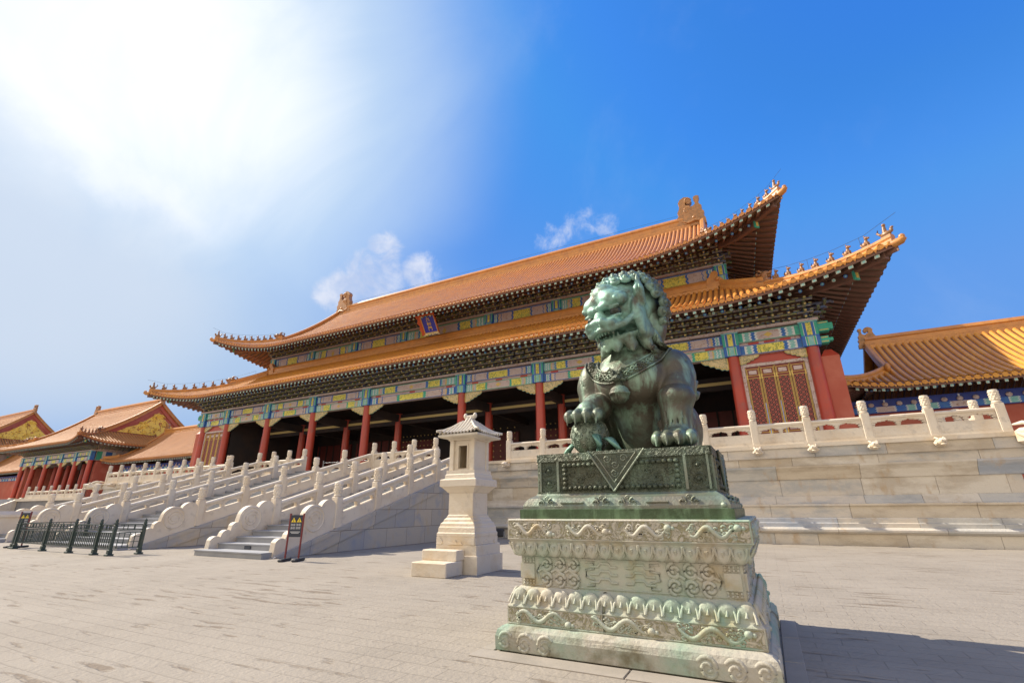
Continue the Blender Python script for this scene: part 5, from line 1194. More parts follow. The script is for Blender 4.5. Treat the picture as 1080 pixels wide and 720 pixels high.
m = MB(); m.rectprof([(1.0, .995, 1.24), (1.0, .995, 1.27), (.985, .975, 1.31), (.955, .945, 1.345), (.92, .895, 1.365), (.905, .875, 1.375), (.89, .86, 1.392)], PX, PYc, 0)
for s_ in SIDES:
    L_ = flen(s_, 1.0, .995); f = face(s_, .992, .987)
    for ca in (-.74, -.16, .10, .66):
        for sg in (-1, 1):
            rel(m, f, spiral(ca+sg*.058, 1.300, .042, 1.3, sg, math.pi/2), .012, -.004)
            rel(m, f, [(ca+sg*.09, 1.265), (ca+sg*.16, 1.262)], .010, 0)
        rel(m, f, spiral(ca, 1.335, .030, 1.2, 1, 0), .010, -.025)
    for a, b_ in ((-.58, -.34), (.28, .48)): rel(m, f, [(a, 1.30), (b_, 1.30)], .012, .0)
    m.ball(f(L_-.05, 1.265, -.01), (.035, .03, .03), 0, 8, 6)
m.build('cloud_moulding', ['bronze_moulding'], plin)
m = MB(); hw, hd = .881, .843
m.rectprof([(hw, hd, 1.39), (hw, hd, 1.801)], PX, PYc, 0)
for s_ in SIDES:
    L_ = flen(s_, hw, hd); f = face(s_, hw, hd)
    def bar(a0, a1, z0, z1, d0, d1, mt=0): m.hexa([f(a0, z0, d0), f(a1, z0, d0), f(a1, z0, d1), f(a0, z0, d1), f(a0, z1, d0), f(a1, z1, d0), f(a1, z1, d1), f(a0, z1, d1)], mt)
    bar(-L_, L_, 1.72, 1.801, 0, .018); bar(-L_, L_, 1.39, 1.408, 0, .018)
    for sg in (-1, 1):
        a = sg*(L_-.02); bar(min(a, a-sg*.02), max(a, a-sg*.02), 1.409, 1.719, 0, .018, 1)
        a = sg*(L_-.22); bar(min(a, a-sg*.025), max(a, a-sg*.025), 1.409, 1.719, 0, .022, 1)
        for cz in (1.50, 1.63): rel(m, f, spiral(sg*(L_-.125), cz, .055, 1.6, sg, 0), .010, .0); m.ball(f(sg*(L_-.125), cz, 0), .022, 0, 6, 5)
    for z in (1.445, 1.675):
        for a in np.linspace(-L_+.31, L_-.31, 22): m.ball(f(a, z, .012), (.028, .028, .022), 0, 7, 5)
    for sg in (-1, 1):
        for z in np.linspace(1.49, 1.63, 4): m.ball(f(sg*(L_-.31), z, .012), (.026, .026, .022), 0, 7, 5)
        for k in range(3): rel(m, f, spiral(sg*(.30+.10*k), 1.56+.03*(-1)**k, .045, 1.4, sg, k), .009, 0)
m.build('box', ['bronze_carved', 'bronze_moulding'], plin)
for s_ in ('front', 'east', 'west'):
    f = face(s_, hw, hd); m = MB(); T3 = [(-.30, 1.805), (.285, 1.805), (-.045, 1.405)]
    m.prism(T3, lambda a, b, d: f(a, b, d), .020, .040, 0)
    for (a, b) in ((0, 2), (2, 1)): rel(m, f, [T3[a], T3[b]], .014, .036, 1)
    c = (-.02, 1.70)
    I3 = [(c[0]+(a-c[0])*.72, c[1]+(b-c[1])*.72) for a, b in T3]
    for (a, b) in ((0, 2), (2, 1), (0, 1)): rel(m, f, [I3[a], I3[b]], .008, .038, 1)
    for (a, z) in ((-.10, 1.72), (.07, 1.72), (-.02, 1.66), (-.03, 1.58)): rel(m, f, spiral(a, z, .04, 1.4, 1 if a > 0 else -1, 0), .008, .038, 1)
    m.build('cloth_drape', ['bronze_carved', 'bronze_moulding'], plin)
# ------------------------------------------------------------------ the bronze lion (signed-distance sculpture, one skin)
LO = Vector((PX, PYc, 1.801)); VX = .0125
class Sdf:
    def __init__(s, lo, hi, vx):
        s.vx = vx; s.lo = np.array(lo, np.float32); s.n = np.ceil((np.array(hi)-np.array(lo))/vx).astype(int)+1; s.d = np.full(s.n, 9.0, np.float32)
    def sub(s, bl, bh):
        i0 = np.maximum(0, np.floor((np.array(bl)-s.lo)/s.vx).astype(int)); i1 = np.minimum(s.n, np.ceil((np.array(bh)-s.lo)/s.vx).astype(int)+1)
        if (i1 <= i0).any(): return None
        ax = [s.lo[k]+s.vx*np.arange(i0[k], i1[k], dtype=np.float32) for k in range(3)]
        return tuple(slice(i0[k], i1[k]) for k in range(3)), np.meshgrid(*ax, indexing='ij')
    def comb(s, sl, d, k, mode):
        a = s.d[sl]
        if mode == 'add':
            if k > 0: h = np.clip(.5+.5*(d-a)/k, 0, 1); s.d[sl] = d*(1-h)+a*h-k*h*(1-h)
            else: s.d[sl] = np.minimum(a, d)
        else:
            if k > 0: h = np.clip(.5-.5*(a+d)/k, 0, 1); s.d[sl] = a*(1-h)+(-d)*h+k*h*(1-h)
            else: s.d[sl] = np.maximum(a, -d)
    def ell(s, c, r, k=.06, rot=None, mode='add'):
        c = np.array(c, float); r = np.array(r if hasattr(r, '__len__') else (r, r, r), float); R_ = (np.abs(np.array(rot)) @ r if rot is not None else r)+k+.06
        q = s.sub(c-R_, c+R_)
        if q is None: return
        sl, (X, Y, Z) = q; P = [X-c[0], Y-c[1], Z-c[2]]
        if rot is not None:
            A = np.array(rot).T; P = [A[i][0]*P[0]+A[i][1]*P[1]+A[i][2]*P[2] for i in range(3)]
        k0 = np.sqrt(sum((P[i]/r[i])**2 for i in range(3))); k1 = np.sqrt(sum((P[i]/r[i]**2)**2 for i in range(3)))+1e-6
        s.comb(sl, (k0*(k0-1)/k1).astype(np.float32), k, mode)
    def cap(s, a, b, ra, rb, k=.05, mode='add'):
        a = np.array(a, float); b = np.array(b, float); m_ = max(ra, rb)+k+.06
        q = s.sub(np.minimum(a, b)-m_, np.maximum(a, b)+m_)
        if q is None: return
        sl, (X, Y, Z) = q; ab = b-a; L2 = ab @ ab
        t = np.clip(((X-a[0])*ab[0]+(Y-a[1])*ab[1]+(Z-a[2])*ab[2])/L2, 0, 1)
        d = np.sqrt((X-a[0]-t*ab[0])**2+(Y-a[1]-t*ab[1])**2+(Z-a[2]-t*ab[2])**2)-(ra+(rb-ra)*t)
        s.comb(sl, d.astype(np.float32), k, mode)
    def chain(s, pts, rs, k=.04, mode='add'):
        for i in range(len(pts)-1): s.cap(pts[i], pts[i+1], rs[i], rs[i+1], k, mode)
    def at(s, p):
        i = np.clip(np.round((np.array(p)-s.lo)/s.vx).astype(int), 0, s.n-1); return float(s.d[tuple(i)])
    def nets(s):
        """naive surface nets"""
        d = s.d; ins = d < 0; nx, ny, nz_ = d.shape
        c = np.zeros((nx-1, ny-1, nz_-1), np.int8)
        for dx in (0, 1):
            for dy in (0, 1):
                for dz in (0, 1): c += ins[dx:nx-1+dx, dy:ny-1+dy, dz:nz_-1+dz]
        act = (c > 0) & (c < 8); idx = np.argwhere(act); vid = np.full(act.shape, -1, np.int64); vid[act] = np.arange(len(idx))
        P = np.zeros((len(idx), 3)); W_ = np.zeros(len(idx)); i, j, k = idx.T
        cor = [(a, b, e) for a in (0, 1) for b in (0, 1) for e in (0, 1)]
        for p in cor:
            for ax in range(3):
                if p[ax]: continue
                q = list(p); q[ax] = 1
                da = d[i+p[0], j+p[1], k+p[2]]; db = d[i+q[0], j+q[1], k+q[2]]; m_ = (da < 0) != (db < 0)
                t = np.where(m_, da/(da-db+1e-12), 0)
                for e in range(3): P[:, e] += np.where(m_, p[e]+(t if e == ax else 0), 0)
                W_ += m_
        P = (P/W_[:, None]+idx)*s.vx+s.lo; F = []
        for ax in range(3):
            u, w = (ax+1) % 3, (ax+2) % 3
            a = [slice(None)]*3; b = [slice(None)]*3; a[ax] = slice(0, -1); b[ax] = slice(1, None)
            A_, B2 = ins[tuple(a)], ins[tuple(b)]; E_ = np.argwhere(A_ != B2)
            ok = (E_[:, u] > 0) & (E_[:, w] > 0) & (E_[:, u] < d.shape[u]-1) & (E_[:, w] < d.shape[w]-1); E_ = E_[ok]
            fl = A_[tuple(E_.T)]; Q = []
            for du, dw in ((-1, -1), (0, -1), (0, 0), (-1, 0)):
                e = E_.copy(); e[:, u] += du; e[:, w] += dw; Q.append(vid[tuple(e.T)])
            Q = np.stack(Q, 1); Q[~fl] = Q[~fl][:, ::-1]; F.append(Q)
        return P, np.concatenate(F)
G = Sdf((-.95, -1.0, -.03), (1.0, .98, 2.36), VX)
# head frame: F forward, S towards the viewer's right, U up
yaw_ = math.atan2(-.87, -.50); tl = R(12)
Fv = np.array([math.cos(yaw_)*math.cos(tl), math.sin(yaw_)*math.cos(tl), -math.sin(tl)]); Sv = np.array([-math.sin(yaw_), math.cos(yaw_), 0.0]); 
if Sv[0] < 0: Sv = -Sv
Uv = np.cross(Fv, Sv); Uv = Uv if Uv[2] > 0 else -Uv
HC = np.array([.065, -.29, 1.655]); HR = np.stack([Fv, Sv, Uv], 1)
def H(f, s_, u): return HC+Fv*f+Sv*s_*1.05+Uv*u*.93
def hell(c, r, k=.05, mode='add', rot=None): G.ell(H(*c), r, k, HR if rot is None else HR @ np.array(rot), mode)
# --- body
G.cap((.06, .34, .42), (.10, .02, .95), .46, .46, .1)
G.ell((.10, -.12, .88), (.50, .40, .36), .10)
G.ell((.09, -.26, .80), (.44, .35, .32), .10)
G.cap((.13, -.12, .62), (.13, .02, .04), .31, .25, .08)
for sx, x in ((-1, -.44), (1, .53)):
    G.ell((x, .24, .32), (.22, .44, .34), .05); G.ell((x+sx*.02, -.10, .10), (.15, .26, .12), .05); G.ell((x, .10, .45), (.16, .22, .18), .06)
G.ell((.08, .60, .30), (.42, .28, .32), .10)
G.ell((.10, -.04, 1.16), (.35, .36, .36), .10)
# straight foreleg (viewer's right)
G.ell((.575, -.14, .90), (.215, .29, .30), .035); G.cap((.60, -.22, .84), (.59, -.34, .66), .20, .19, .04)
G.ell((.590, -.44, .565), (.200, .195, .150), .010); G.cap((.58, -.43, .52), (.572, -.48, .24), .178, .150, .03)
G.ell((.56, -.54, .12), (.19, .22, .12), .04)
for q, dx in enumerate((-.165, -.058, .056, .165)):
    y = -.71 if q in (1, 2) else -.67; x = .56+dx
    G.ell((x, y+.01, .125), (.060, .080, .075), .012); G.ell((x, y-.055, .098), (.062, .060, .074), .008)
    G.cap((x, y-.10, .125), (x, y-.135, .022), .024, .010, .006)
G.cap((.40, -.44, .30), (.43, -.50, .20), .04, .03, .03)
# bent foreleg on the ball (viewer's left)
G.ell((-.39, -.14, .88), (.19, .28, .29), .04); G.cap((-.41, -.20, .82), (-.36, -.28, .62), .185, .16, .05)
G.ell((-.29, -.44, .555), (.17, .21, .145), .015); G.cap((-.29, -.46, .53), (-.345, -.62, .45), .155, .145, .04); G.ell((-.36, -.62, .43), (.20, .15, .10), .03)
for q, dx in enumerate((-.165, -.058, .055, .16)):
    y = -.765 if q in (1, 2) else -.725; x = -.36+dx
    G.ell((x, y+.01, .425), (.058, .075, .066), .012); G.ell((x, y-.05, .40), (.060, .056, .068), .008); G.cap((x, y-.085, .41), (x, y-.115, .30), .024, .010, .006)
# tufts at elbows and on the haunch
for (a, b, r0) in (((.72, -.16, .72), (.78, .00, .82), .07), ((.74, -.10, .64), (.78, .06, .70), .06), ((-.54, -.18, .72), (-.57, -.04, .84), .06)): G.cap(a, b, r0, .02, .02)
# back ridge, tail flame behind
G.chain([(.08, .72, .2), (.08, .86, .5), (.08, .84, .85), (.08, .74, 1.05)], [.10, .13, .10, .03], .05)
for k in range(4):
    G.cap((.50+.05*k, -.615+.012*abs(k-1.5), .26), (.485+.058*k, -.60+.012*abs(k-1.5), .40), .010, .006, .006, 'sub')
for (x0, y0, z0, x1, y1, z1) in ((.73, -.30, 1.02, .60, -.43, .80), (.76, -.22, .98, .70, -.42, .74), (-.52, -.30, .98, -.44, -.42, .78)): G.cap((x0, y0, z0), (x1, y1, z1), .012, .006, .012, 'sub')
# --- head
hell((-.06, 0, .08), (.36, .38, .42), .10)
hell((.12, 0, .20), (.25, .28, .24), .08)
for s_ in (-1, 1):
    hell((.315, s_*.125, .20), (.115, .150, .115), .030); hell((.375, s_*.085, .125), (.070, .10, .055), .018)
    hell((.27, s_*.25, .175), (.10, .075, .085), .025)
    for q in range(5): G.ell(H(.425-.016*q, s_*(.030+.056*q), .112+.014*q), .036, .010)      # bead row of the brow
hell((.26, 0, .33), (.12, .15, .11), .06)
for s_ in (-1, 1): hell((.355, s_*.185, .025), (.080, .100, .070), .010, 'sub')              # eye sockets
for s_ in (-1, 1):
    G.ell(H(.315, s_*.175, .020), .068, .006); hell((.355, s_*.180, .078), (.040, .105, .024), .010); hell((.345, s_*.185, -.045), (.045, .095, .020), .010)
# muzzle
hell((.33, 0, -.120), (.170, .235, .095), .04)
hell((.40, 0, -.02), (.075, .080, .090), .03); hell((.465, 0, -.070), (.060, .125, .055), .020)
for s_ in (-1, 1):
    G.ell(H(.495, s_*.100, -.100), .060, .008); G.ell(H(.545, s_*.066, -.118), .030, .004, mode='sub')
    hell((.42, s_*.14, -.135), (.085, .090, .068), .025)
    G.chain([H(.490, s_*.03, -.185), H(.44, s_*.16, -.195), H(.32, s_*.255, -.165), H(.20, s_*.300, -.085), H(.13, s_*.315, -.01)], [.036, .040, .038, .036, .022], .010)   # curled upper lip
    G.ell(H(.13, s_*.32, -.01), .050, .012)
# jaw and open mouth
hell((.16, 0, -.345), (.23, .215, .085), .05)
G.chain([H(.02, .27, -.24), H(.22, .215, -.30), H(.375, .0, -.315), H(.22, -.215, -.30), H(.02, -.27, -.24)], [.055, .048, .046, .048, .055], .012)
hell((.29, 0, -.245), (.195, .205, .052), .010, 'sub')
for s_ in (-1, 1): hell((.19, s_*.21, -.215), (.13, .10, .055), .010, 'sub')
for q in (-2, -1, 0, 1, 2): G.cap(H(.425-.008*abs(q), .042*q, -.19), H(.425-.008*abs(q), .042*q, -.235), .019, .015, .004)
for q in (-2, -1, 0, 1, 2): G.cap(H(.365-.012*abs(q), .045*q, -.295), H(.372-.012*abs(q), .045*q, -.262), .018, .014, .004)
for s_ in (-1, 1):
    G.cap(H(.40, s_*.135, -.185), H(.385, s_*.135, -.275), .030, .009, .006); G.cap(H(.31, s_*.13, -.30), H(.33, s_*.135, -.225), .026, .008, .006)
hell((.20, 0, -.305), (.16, .10, .025), .01)
# cheeks, ears, beard
for s_ in (-1, 1):
    hell((.10, s_*.315, -.06), (.10, .065, .22), .025); hell((.04, s_*.325, -.26), (.09, .05, .14), .02)
    G.chain([H(.06, s_*.35, .08), H(.09, s_*.38, .24), H(.04, s_*.37, .45)], [.062, .062, .010], .015)
    G.cap(H(.145, s_*.395, .12), H(.12, s_*.41, .30), .026, .010, .008, mode='sub')
    G.chain([H(.11, s_*.33, -.10), H(.13, s_*.325, -.30), H(.07, s_*.29, -.44)], [.045, .045, .015], .012)
    for (q0, q1, q2, r0) in ((H(.30, s_*.075, -.34), H(.32, s_*.085, -.41), H(.37, s_*.12, -.48), .072), (H(.20, s_*.17, -.34), H(.21, s_*.20, -.43), H(.26, s_*.25, -.51), .078), (H(.07, s_*.25, -.32), H(.05, s_*.29, -.45), H(.07, s_*.35, -.54), .07), (H(-.06, s_*.29, -.30), H(-.10, s_*.31, -.42), H(-.08, s_*.37, -.50), .065)):
        G.chain([q0, q1, q2], [r0, r0*.92, .018], .010)
G.chain([H(.35, 0, -.33), H(.39, 0, -.40), H(.43, .02, -.46)], [.06, .055, .015], .010)
body_d = G.d.copy()
G.d = np.maximum(G.d, -(G.lo[2]+G.vx*np.arange(G.n[2], dtype=np.float32))[None, None, :])
V_, F_ = G.nets()
# keep only the main skin
M['bronze'] = bronze('bronze_lion', (.088, .075, .052), (.108, .135, .095), (.24, .36, .26), 0, .45, .25, turq=(tuple(LO+Vector(H(.22, .1, .1))), .66, (.27, .50, .42)))
lion = thing('bronze_lion', 'green-patinated bronze guardian lion seated on its plinth, head turned left, paw on a ball', 'lion statue', tuple(LO))
me = bpy.data.meshes.new('body'); me.from_pydata(V_.tolist(), [], F_.tolist()); me.materials.append(M['bronze']); me.polygons.foreach_set('use_smooth', [True]*len(F_)); me.update()
import bmesh
bm_ = bmesh.new(); bm_.from_mesh(me); bmesh.ops.smooth_vert(bm_, verts=bm_.verts, factor=.35, use_axis_x=True, use_axis_y=True, use_axis_z=True); bm_.to_mesh(me); bm_.free()
bo = bpy.data.objects.new('body', me); COL.objects.link(bo); bo.parent = lion
def ground_pt(o, dirv, far=1.0):
    """first point of the skin met when coming in from outside towards o"""
    o = np.array(o, float); dirv = np.array(dirv, float); dirv /= np.linalg.norm(dirv); t = far
    while t > 0:
        if G.at(o+dirv*t) < .004: break
        t -= .006
    return o+dirv*t
M['bronze_eye'] = bronze('bronze_eye', (.030, .032, .024), (.045, .05, .038), (.06, .08, .06), 0, .3, .3)
for s_ in (-1, 1):
    em = MB(); em.ball(H(.322, s_*.178, .018), .070, 0, 16, 12); ec = Vector(H(.322, s_*.178, .018)); ed = Vector(Fv*.86+Sv*s_*.42+Uv*.02).normalized(); em.ball(ec+ed*.060, .020, 0, 8, 6)
    eo = em.build('eye', ['bronze_eye'], None); eo.parent = lion
# mane: close rows of snail curls over the back of the head and neck
mm = MB(); rnd = random.Random(3); cnt = 0
def curl(c, nv, r):
    nv = Vector(nv).normalized(); a = nv.orthogonal().normalized(); b = nv.cross(a); q0 = rnd.uniform(0, 6.28)
    rings = []; prof = [(1.0, -.25), (1.02, .05), (.93, .30), (.74, .50), (.60, .52), (.50, .44), (.40, .52), (.33, .78), (.18, .92), (.02, .95)]; n = 12; vs = []; fs = []
    for rr, h in prof:
        for i in range(n):
            q = 2*math.pi*i/n; vs.append(Vector(c)+a*r*rr*math.cos(q)+b*r*rr*math.sin(q)+nv*r*h*.85)
    for k in range(len(prof)-1):
        for i in range(n): fs.append((k*n+i, k*n+(i+1) % n, k*n+n+(i+1) % n, k*n+n+i))
    mm.add(vs, fs, 0, True)
    mm.tube([Vector(c)+a*r*(.86-.07*t)*math.cos(q0+t)+b*r*(.86-.07*t)*math.sin(q0+t)+nv*r*(.31+.030*t) for t in np.linspace(0, 7, 16)], r*.10, 4)
# shell below the curls
shell = [(-.13, 0, .13, .35, .40, .42), (-.20, 0, -.16, .30, .39, .38)]
RES = []
for ring in range(13):
    th = math.pi*(.06+ring*.070)
    nn = max(4, int(2*math.pi*.46*math.sin(th)/.116)) if ring else 4
    for i in range(nn):
        ph = 2*math.pi*(i+.5*(ring % 2))/nn
        dl = np.array([math.cos(ph)*math.sin(th), math.sin(ph)*math.sin(th), math.cos(th)])     # in head axes
        fr, sdv, uu = dl
        if fr > .30 and uu < .52: continue                            # the face stays clear
        if fr > .16 and uu < .20: continue
        if fr > .06 and uu < -.05: continue
        c = np.array([-.09, 0, .13])+dl*np.array([.43, .455, .455])
        if uu < -.1: c = c+np.array([-.06, 0, uu*.10])
        RES.append((H(*c), HR @ dl, .064+rnd.uniform(-.005, .007)))
for c, nv, r in RES: curl(c, nv, r)
for sh in shell: mm.ball(H(*sh[:3]), sh[3:], 0, 28, 18, Matrix(HR.tolist()))
mm.build('mane', ['bronze'], None).parent = lion
# collar, bell, ball
def chest_pt(x, z):
    y = -.98
    while y < .7 and G.at((x, y, z)) > .004: y += .006
    return Vector((x, y, z))
def smooth_path(P, n):
    P = [Vector(p) for p in P]; out = []
    for i in range(len(P)-1):
        a, b, c, d = P[max(i-1, 0)], P[i], P[i+1], P[min(i+2, len(P)-1)]
        for k in range(n):
            t_ = k/n; out.append(.5*((2*b)+(c-a)*t_+(2*a-5*b+4*c-d)*t_*t_+(3*b-a-3*c+d)*t_**3))
    return out+[P[-1]]
def collar_band():
    """engraved neck band hanging on the chest, laid on the skin from the front"""
    path = smooth_path([(-.36, 1.14, 0), (-.345, 1.06, 0), (-.29, .955, 0), (-.18, .865, 0), (-.03, .835, 0), (.14, .875, 0), (.30, .965, 0), (.43, 1.09, 0), (.50, 1.22, 0), (.52, 1.32, 0)], 6)
    m = MB(); edge = [[], []]; mid = []; n = len(path)
    for k, p in enumerate(path):
        tg = path[min(k+1, n-1)]-path[max(k-1, 0)]; nr = Vector((-tg.y, tg.x, 0)).normalized()
        row = []
        for w in (-.066, 0, .066): row.append(chest_pt(p.x+nr.x*w, p.y+nr.y*w))
        edge[0].append(row[0]); edge[1].append(row[2]); mid.append(row[1])
    def lift(q, d): 
        c = Vector((.09, .0, .95)); v = (q-c).normalized(); return q+Vector((v.x*.6, -abs(.8), v.z*.3)).normalized()*d
    vs = []
    for k in range(n): vs += [lift(edge[0][k], -.01), lift(edge[0][k], .020), lift(mid[k], .026), lift(edge[1][k], .020), lift(edge[1][k], -.01)]
    m.add(vs, [(k*5+i, k*5+5+i, k*5+6+i, k*5+1+i) for k in range(n-1) for i in range(4)], 0, True)
    for e in edge: m.tube([lift(q, .020) for q in e], .013, 6, 1)
    for k in range(1, n-1):
        q = lift(mid[k], .030); a = (mid[k+1]-mid[k-1]).normalized(); b = (edge[1][k]-edge[0][k]).normalized()
        m.tube([q+(a*math.cos(t_)+b*math.sin(t_))*.030*(1-t_/10)+b*.012*(-1)**k for t_ in np.linspace(0, 7, 10)], .008, 4, 1)
    o = m.build('collar', ['bronze_carved', 'bronze'], None); o.parent = lion
collar_band()
bp_ = chest_pt(.02, .84); bc = chest_pt(.03, .63)+Vector((0, -.085, 0))
m = MB(); m.lathe([(.0, -.105), (.06, -.095), (.095, -.06), (.108, -.012), (.116, -.010), (.116, .012), (.108, .014), (.095, .055), (.06, .085), (.035, .095), (.035, .125), (.0, .13)], 18, bc, 0, True, False)
for sx in (-1, 1): m.tube([bc+Vector((sx*.012, -.108, -.02)), bc+Vector((sx*.012, -.09, -.07)), bc+Vector((sx*.010, -.03, -.104))], .008, 5)
o = m.build('bell', ['bronze'], None); o.parent = lion
m = MB(); kc = bp_+Vector((0, -.04, -.015))
m.ball(kc, (.07, .05, .075)); m.ball(kc+Vector((0, -.045, -.02)), (.045, .03, .04))
for sx in (-1, 1): m.ball(kc+Vector((sx*.035, -.045, .03)), .020, 0, 6, 5); m.tube([kc+Vector((sx*.03, -.02, .05)), kc+Vector((sx*.07, -.03, .09)), kc+Vector((sx*.11, -.01, .07))], [.022, .02, .01], 6); m.tube([kc+Vector((sx*.04, -.02, -.03)), kc+Vector((sx*.09, -.03, -.05)), kc+Vector((sx*.12, -.015, -.01))], [.022, .02, .01], 6)
o = m.build('beast_clasp', ['bronze_carved'], None); o.parent = lion
BC = Vector((-.365, -.565, .208)); BR = .208
m = MB(); m.ball(BC, BR, 0, 28, 20)
rnd = random.Random(8)
for i in range(90):                                                   # raised knotted ribbons of the embroidered ball
    z = 1-2*(i+.5)/90; q = i*2.399963; d = Vector((math.sqrt(1-z*z)*math.cos(q), math.sqrt(1-z*z)*math.sin(q), z)); m.ball(BC+d*BR, .011, 0, 6, 4)
    a = d.orthogonal().normalized(); b = d.cross(a)
    m.tube([BC+(d*BR+(a*math.cos(t)+b*math.sin(t))*.034*(1-t/11)).normalized()*BR*1.01 for t in np.linspace(0, 7, 12)], .007, 4)
o = m.build('ball', ['bronze_moulding'], None); o.parent = lion
M['bronze_ribbon'] = bronze('bronze_ribbon', (.09, .17, .12), (.15, .30, .23), (.22, .40, .31), 0, .42)
for pts in ([(-.27, -.70, .20), (-.22, -.77, .17), (-.19, -.785, .08), (-.205, -.765, .012)], [(-.15, -.68, .15), (-.08, -.75, .13), (-.02, -.765, .06), (.01, -.75, .012)], [(-.54, -.60, .12), (-.60, -.62, .06), (-.63, -.60, .012)]):
    m = MB(); m.tube(pts, [.035, .055, .058, .03][:len(pts)], 8, 0, True, .5)
    for k in (-1, 0, 1): m.tube([Vector(p)+Vector((k*.02, -.024, .004)) for p in pts], .007, 5)
    o = m.build('ribbon', ['bronze_ribbon'], None); o.parent = lion

# ------------------------------------------------------------------ stone pavilion (measure shrine)
cx, cy = -5.93, 9.42
pav = thing('stone_pavilion', 'small cream marble shrine with a tiled stone roof, on two stone steps beside the stair', 'stone shrine', (cx, cy, 0))
m = MB()
m.rectprof([(.62, .62, 0), (.62, .62, .335), (.61, .61, .34)], cx+.02, cy+.04, 0); m.build('lower_block', ['marble_w'], pav)
m = MB(); m.rectprof([(.575, .575, .341), (.575, .575, .53), (.565, .565, .54)], cx+.02, cy+.03, 0); m.build('upper_block', ['marble_w'], pav)
m = MB(); m.cbox((cx-.17, cy-.62-.42, .13), (.96, .62, .26), 0, .015); m.cbox((cx-.20, cy-.62-.13, .36), (.98, .34, .20), 0, .015); m.cbox((cx-.20, cy-.62-.13, .13), (.96, .25, .258), 0, .0); m.build('steps', ['marble_w'], pav)
m = MB(); m.rectprof([(.54, .54, .541), (.54, .54, .70), (.55, .55, .705), (.55, .55, .76), (.53, .53, .78), (.52, .52, .87), (.50, .50, .90), (.49, .49, .95), (.44, .44, .99), (.43, .43, 1.03), (.385, .385, 1.07), (.38, .38, 1.11)], cx, cy, 0)
f = lambda s_: {'front': lambda a, z, d=0: (cx+a, cy-.54-d, z), 'east': lambda a, z, d=0: (cx+.54+d, cy+a, z), 'west': lambda a, z, d=0: (cx-.54-d, cy-a, z), 'back': lambda a, z, d=0: (cx-a, cy+.54+d, z)}[s_]
for s_ in SIDES:
    q = f(s_)
    for sg in (-1, 1): m.prism([(sg*.54, .545), (sg*.40, .545), (sg*.36, .60), (sg*.41, .64), (sg*.46, .69), (sg*.54, .69)], lambda a, b, d: q(a, b, d), 0, .02, 0)
    m.prism([(-.22, .545), (.22, .545), (.16, .60), (.05, .58), (0, .63), (-.05, .58), (-.16, .60)], lambda a, b, d: q(a, b, d), 0, .02, 0)
m.build('base_moulding', ['marble_w'], pav)
m = MB(); m.rectprof([(.37, .37, 1.111), (.355, .355, 1.13), (.355, .355, 1.57), (.37, .37, 1.585)], cx, cy, 0); m.build('shaft', ['marble_w'], pav)
m = MB(); m.rectprof([(.38, .38, 1.586), (.42, .42, 1.63), (.50, .50, 1.70), (.535, .535, 1.715), (.535, .535, 1.85), (.52, .52, 1.865), (.45, .45, 1.88), (.44, .44, 1.96), (.42, .42, 1.98), (.42, .42, 2.06)], cx, cy, 0); m.build('cornice', ['marble_w'], pav)
m = MB(); h_ = .375                                                   # cabinet with an opening in each visible face
for sx in (-1, 1):
    for sy in (-1, 1): m.cbox((cx+sx*(h_-.06), cy+sy*(h_-.06), 2.39), (.12, .12, .66), 0, .01); m.ball((cx+sx*(h_-.04), cy+sy*(h_-.04), 2.74), (.08, .08, .05), 0, 8, 5)
m.box(cx-h_+.12, cx+h_-.12, cy+h_-.10, cy+h_-.03, 2.062, 2.72); 
for sx in (-1, 1): m.box(cx+sx*(h_-.065)-.035, cx+sx*(h_-.065)+.035, cy-h_+.12, cy+h_-.12, 2.062, 2.72)
y0 = cy-h_+.065
for (a0, a1, z0, z1) in ((-h_+.12, -.13, 2.062, 2.72), (.13, h_-.12, 2.062, 2.72), (-.13, .13, 2.062, 2.10), (-.13, .13, 2.60, 2.72)): m.box(cx+a0, cx+a1, y0, y0+.07, z0, z1)
for (a0, a1, z0, z1) in ((-.16, -.13, 2.10, 2.60), (.13, .16, 2.10, 2.60), (-.16, .16, 2.601, 2.63)): m.box(cx+a0, cx+a1, y0-.02, y0-.001, z0, z1)
m.box(cx-h_-.03, cx+h_+.03, cy-h_-.03, cy+h_+.03, 2.721, 2.775); m.box(cx-h_, cx+h_, cy-h_, cy+h_, 2.05, 2.061)
m.build('cabinet', ['marble_w'], pav)
M['stone_tile'] = mat('stone_roof', (.60, .54, .44), .65, var=(3, (.46, .40, .32), .45, .7), stain=(9, (.38, .33, .27), .55, .8), bump=(30, .3, .01))
rfp = Roof(cx, cy, .60, .60, 2.83, .50, .42, .06, .42, .04, .5)
m = MB()
for s_ in SIDES: rfp.slope(s_, lambda u, uc: .60-abs(u), .10, 6, mb=m, drip=False)
K_ = [rfp.p(s_, u, .01, -.035) for s_ in SIDES for u in (-.62, .62)]
m.build('roof', ['stone_tile', 'stone_tile'], pav, fix=False)
m = MB(); m.rectprof([(.40, .40, 2.74), (.50, .50, 2.765), (.585, .585, 2.78), (.605, .605, 2.80), (.605, .605, 2.835), (.57, .57, 2.842), (.30, .30, 2.90)], cx, cy); m.build('eave_slab', ['stone_tile'], pav)
m = MB(); zt = 2.83+.50*.6+.42*.36
m.cbox((cx, cy, zt+.0), (.30, .09, .10), 0, .02)
for sg in (-1, 1): m.ball((cx+sg*.15, cy, zt+.04), (.06, .05, .07), 0, 8, 6)
for s_ in SIDES: m.tube([rfp.hip(s_, v, .03) for v in (.0, .12, .25, .38, .42)], [.030, .032, .034, .034, .034], 7)
m.build('ridge', ['stone_tile'], pav)

pav.scale = (.87, .87, 1.0); pav.location.y -= .05
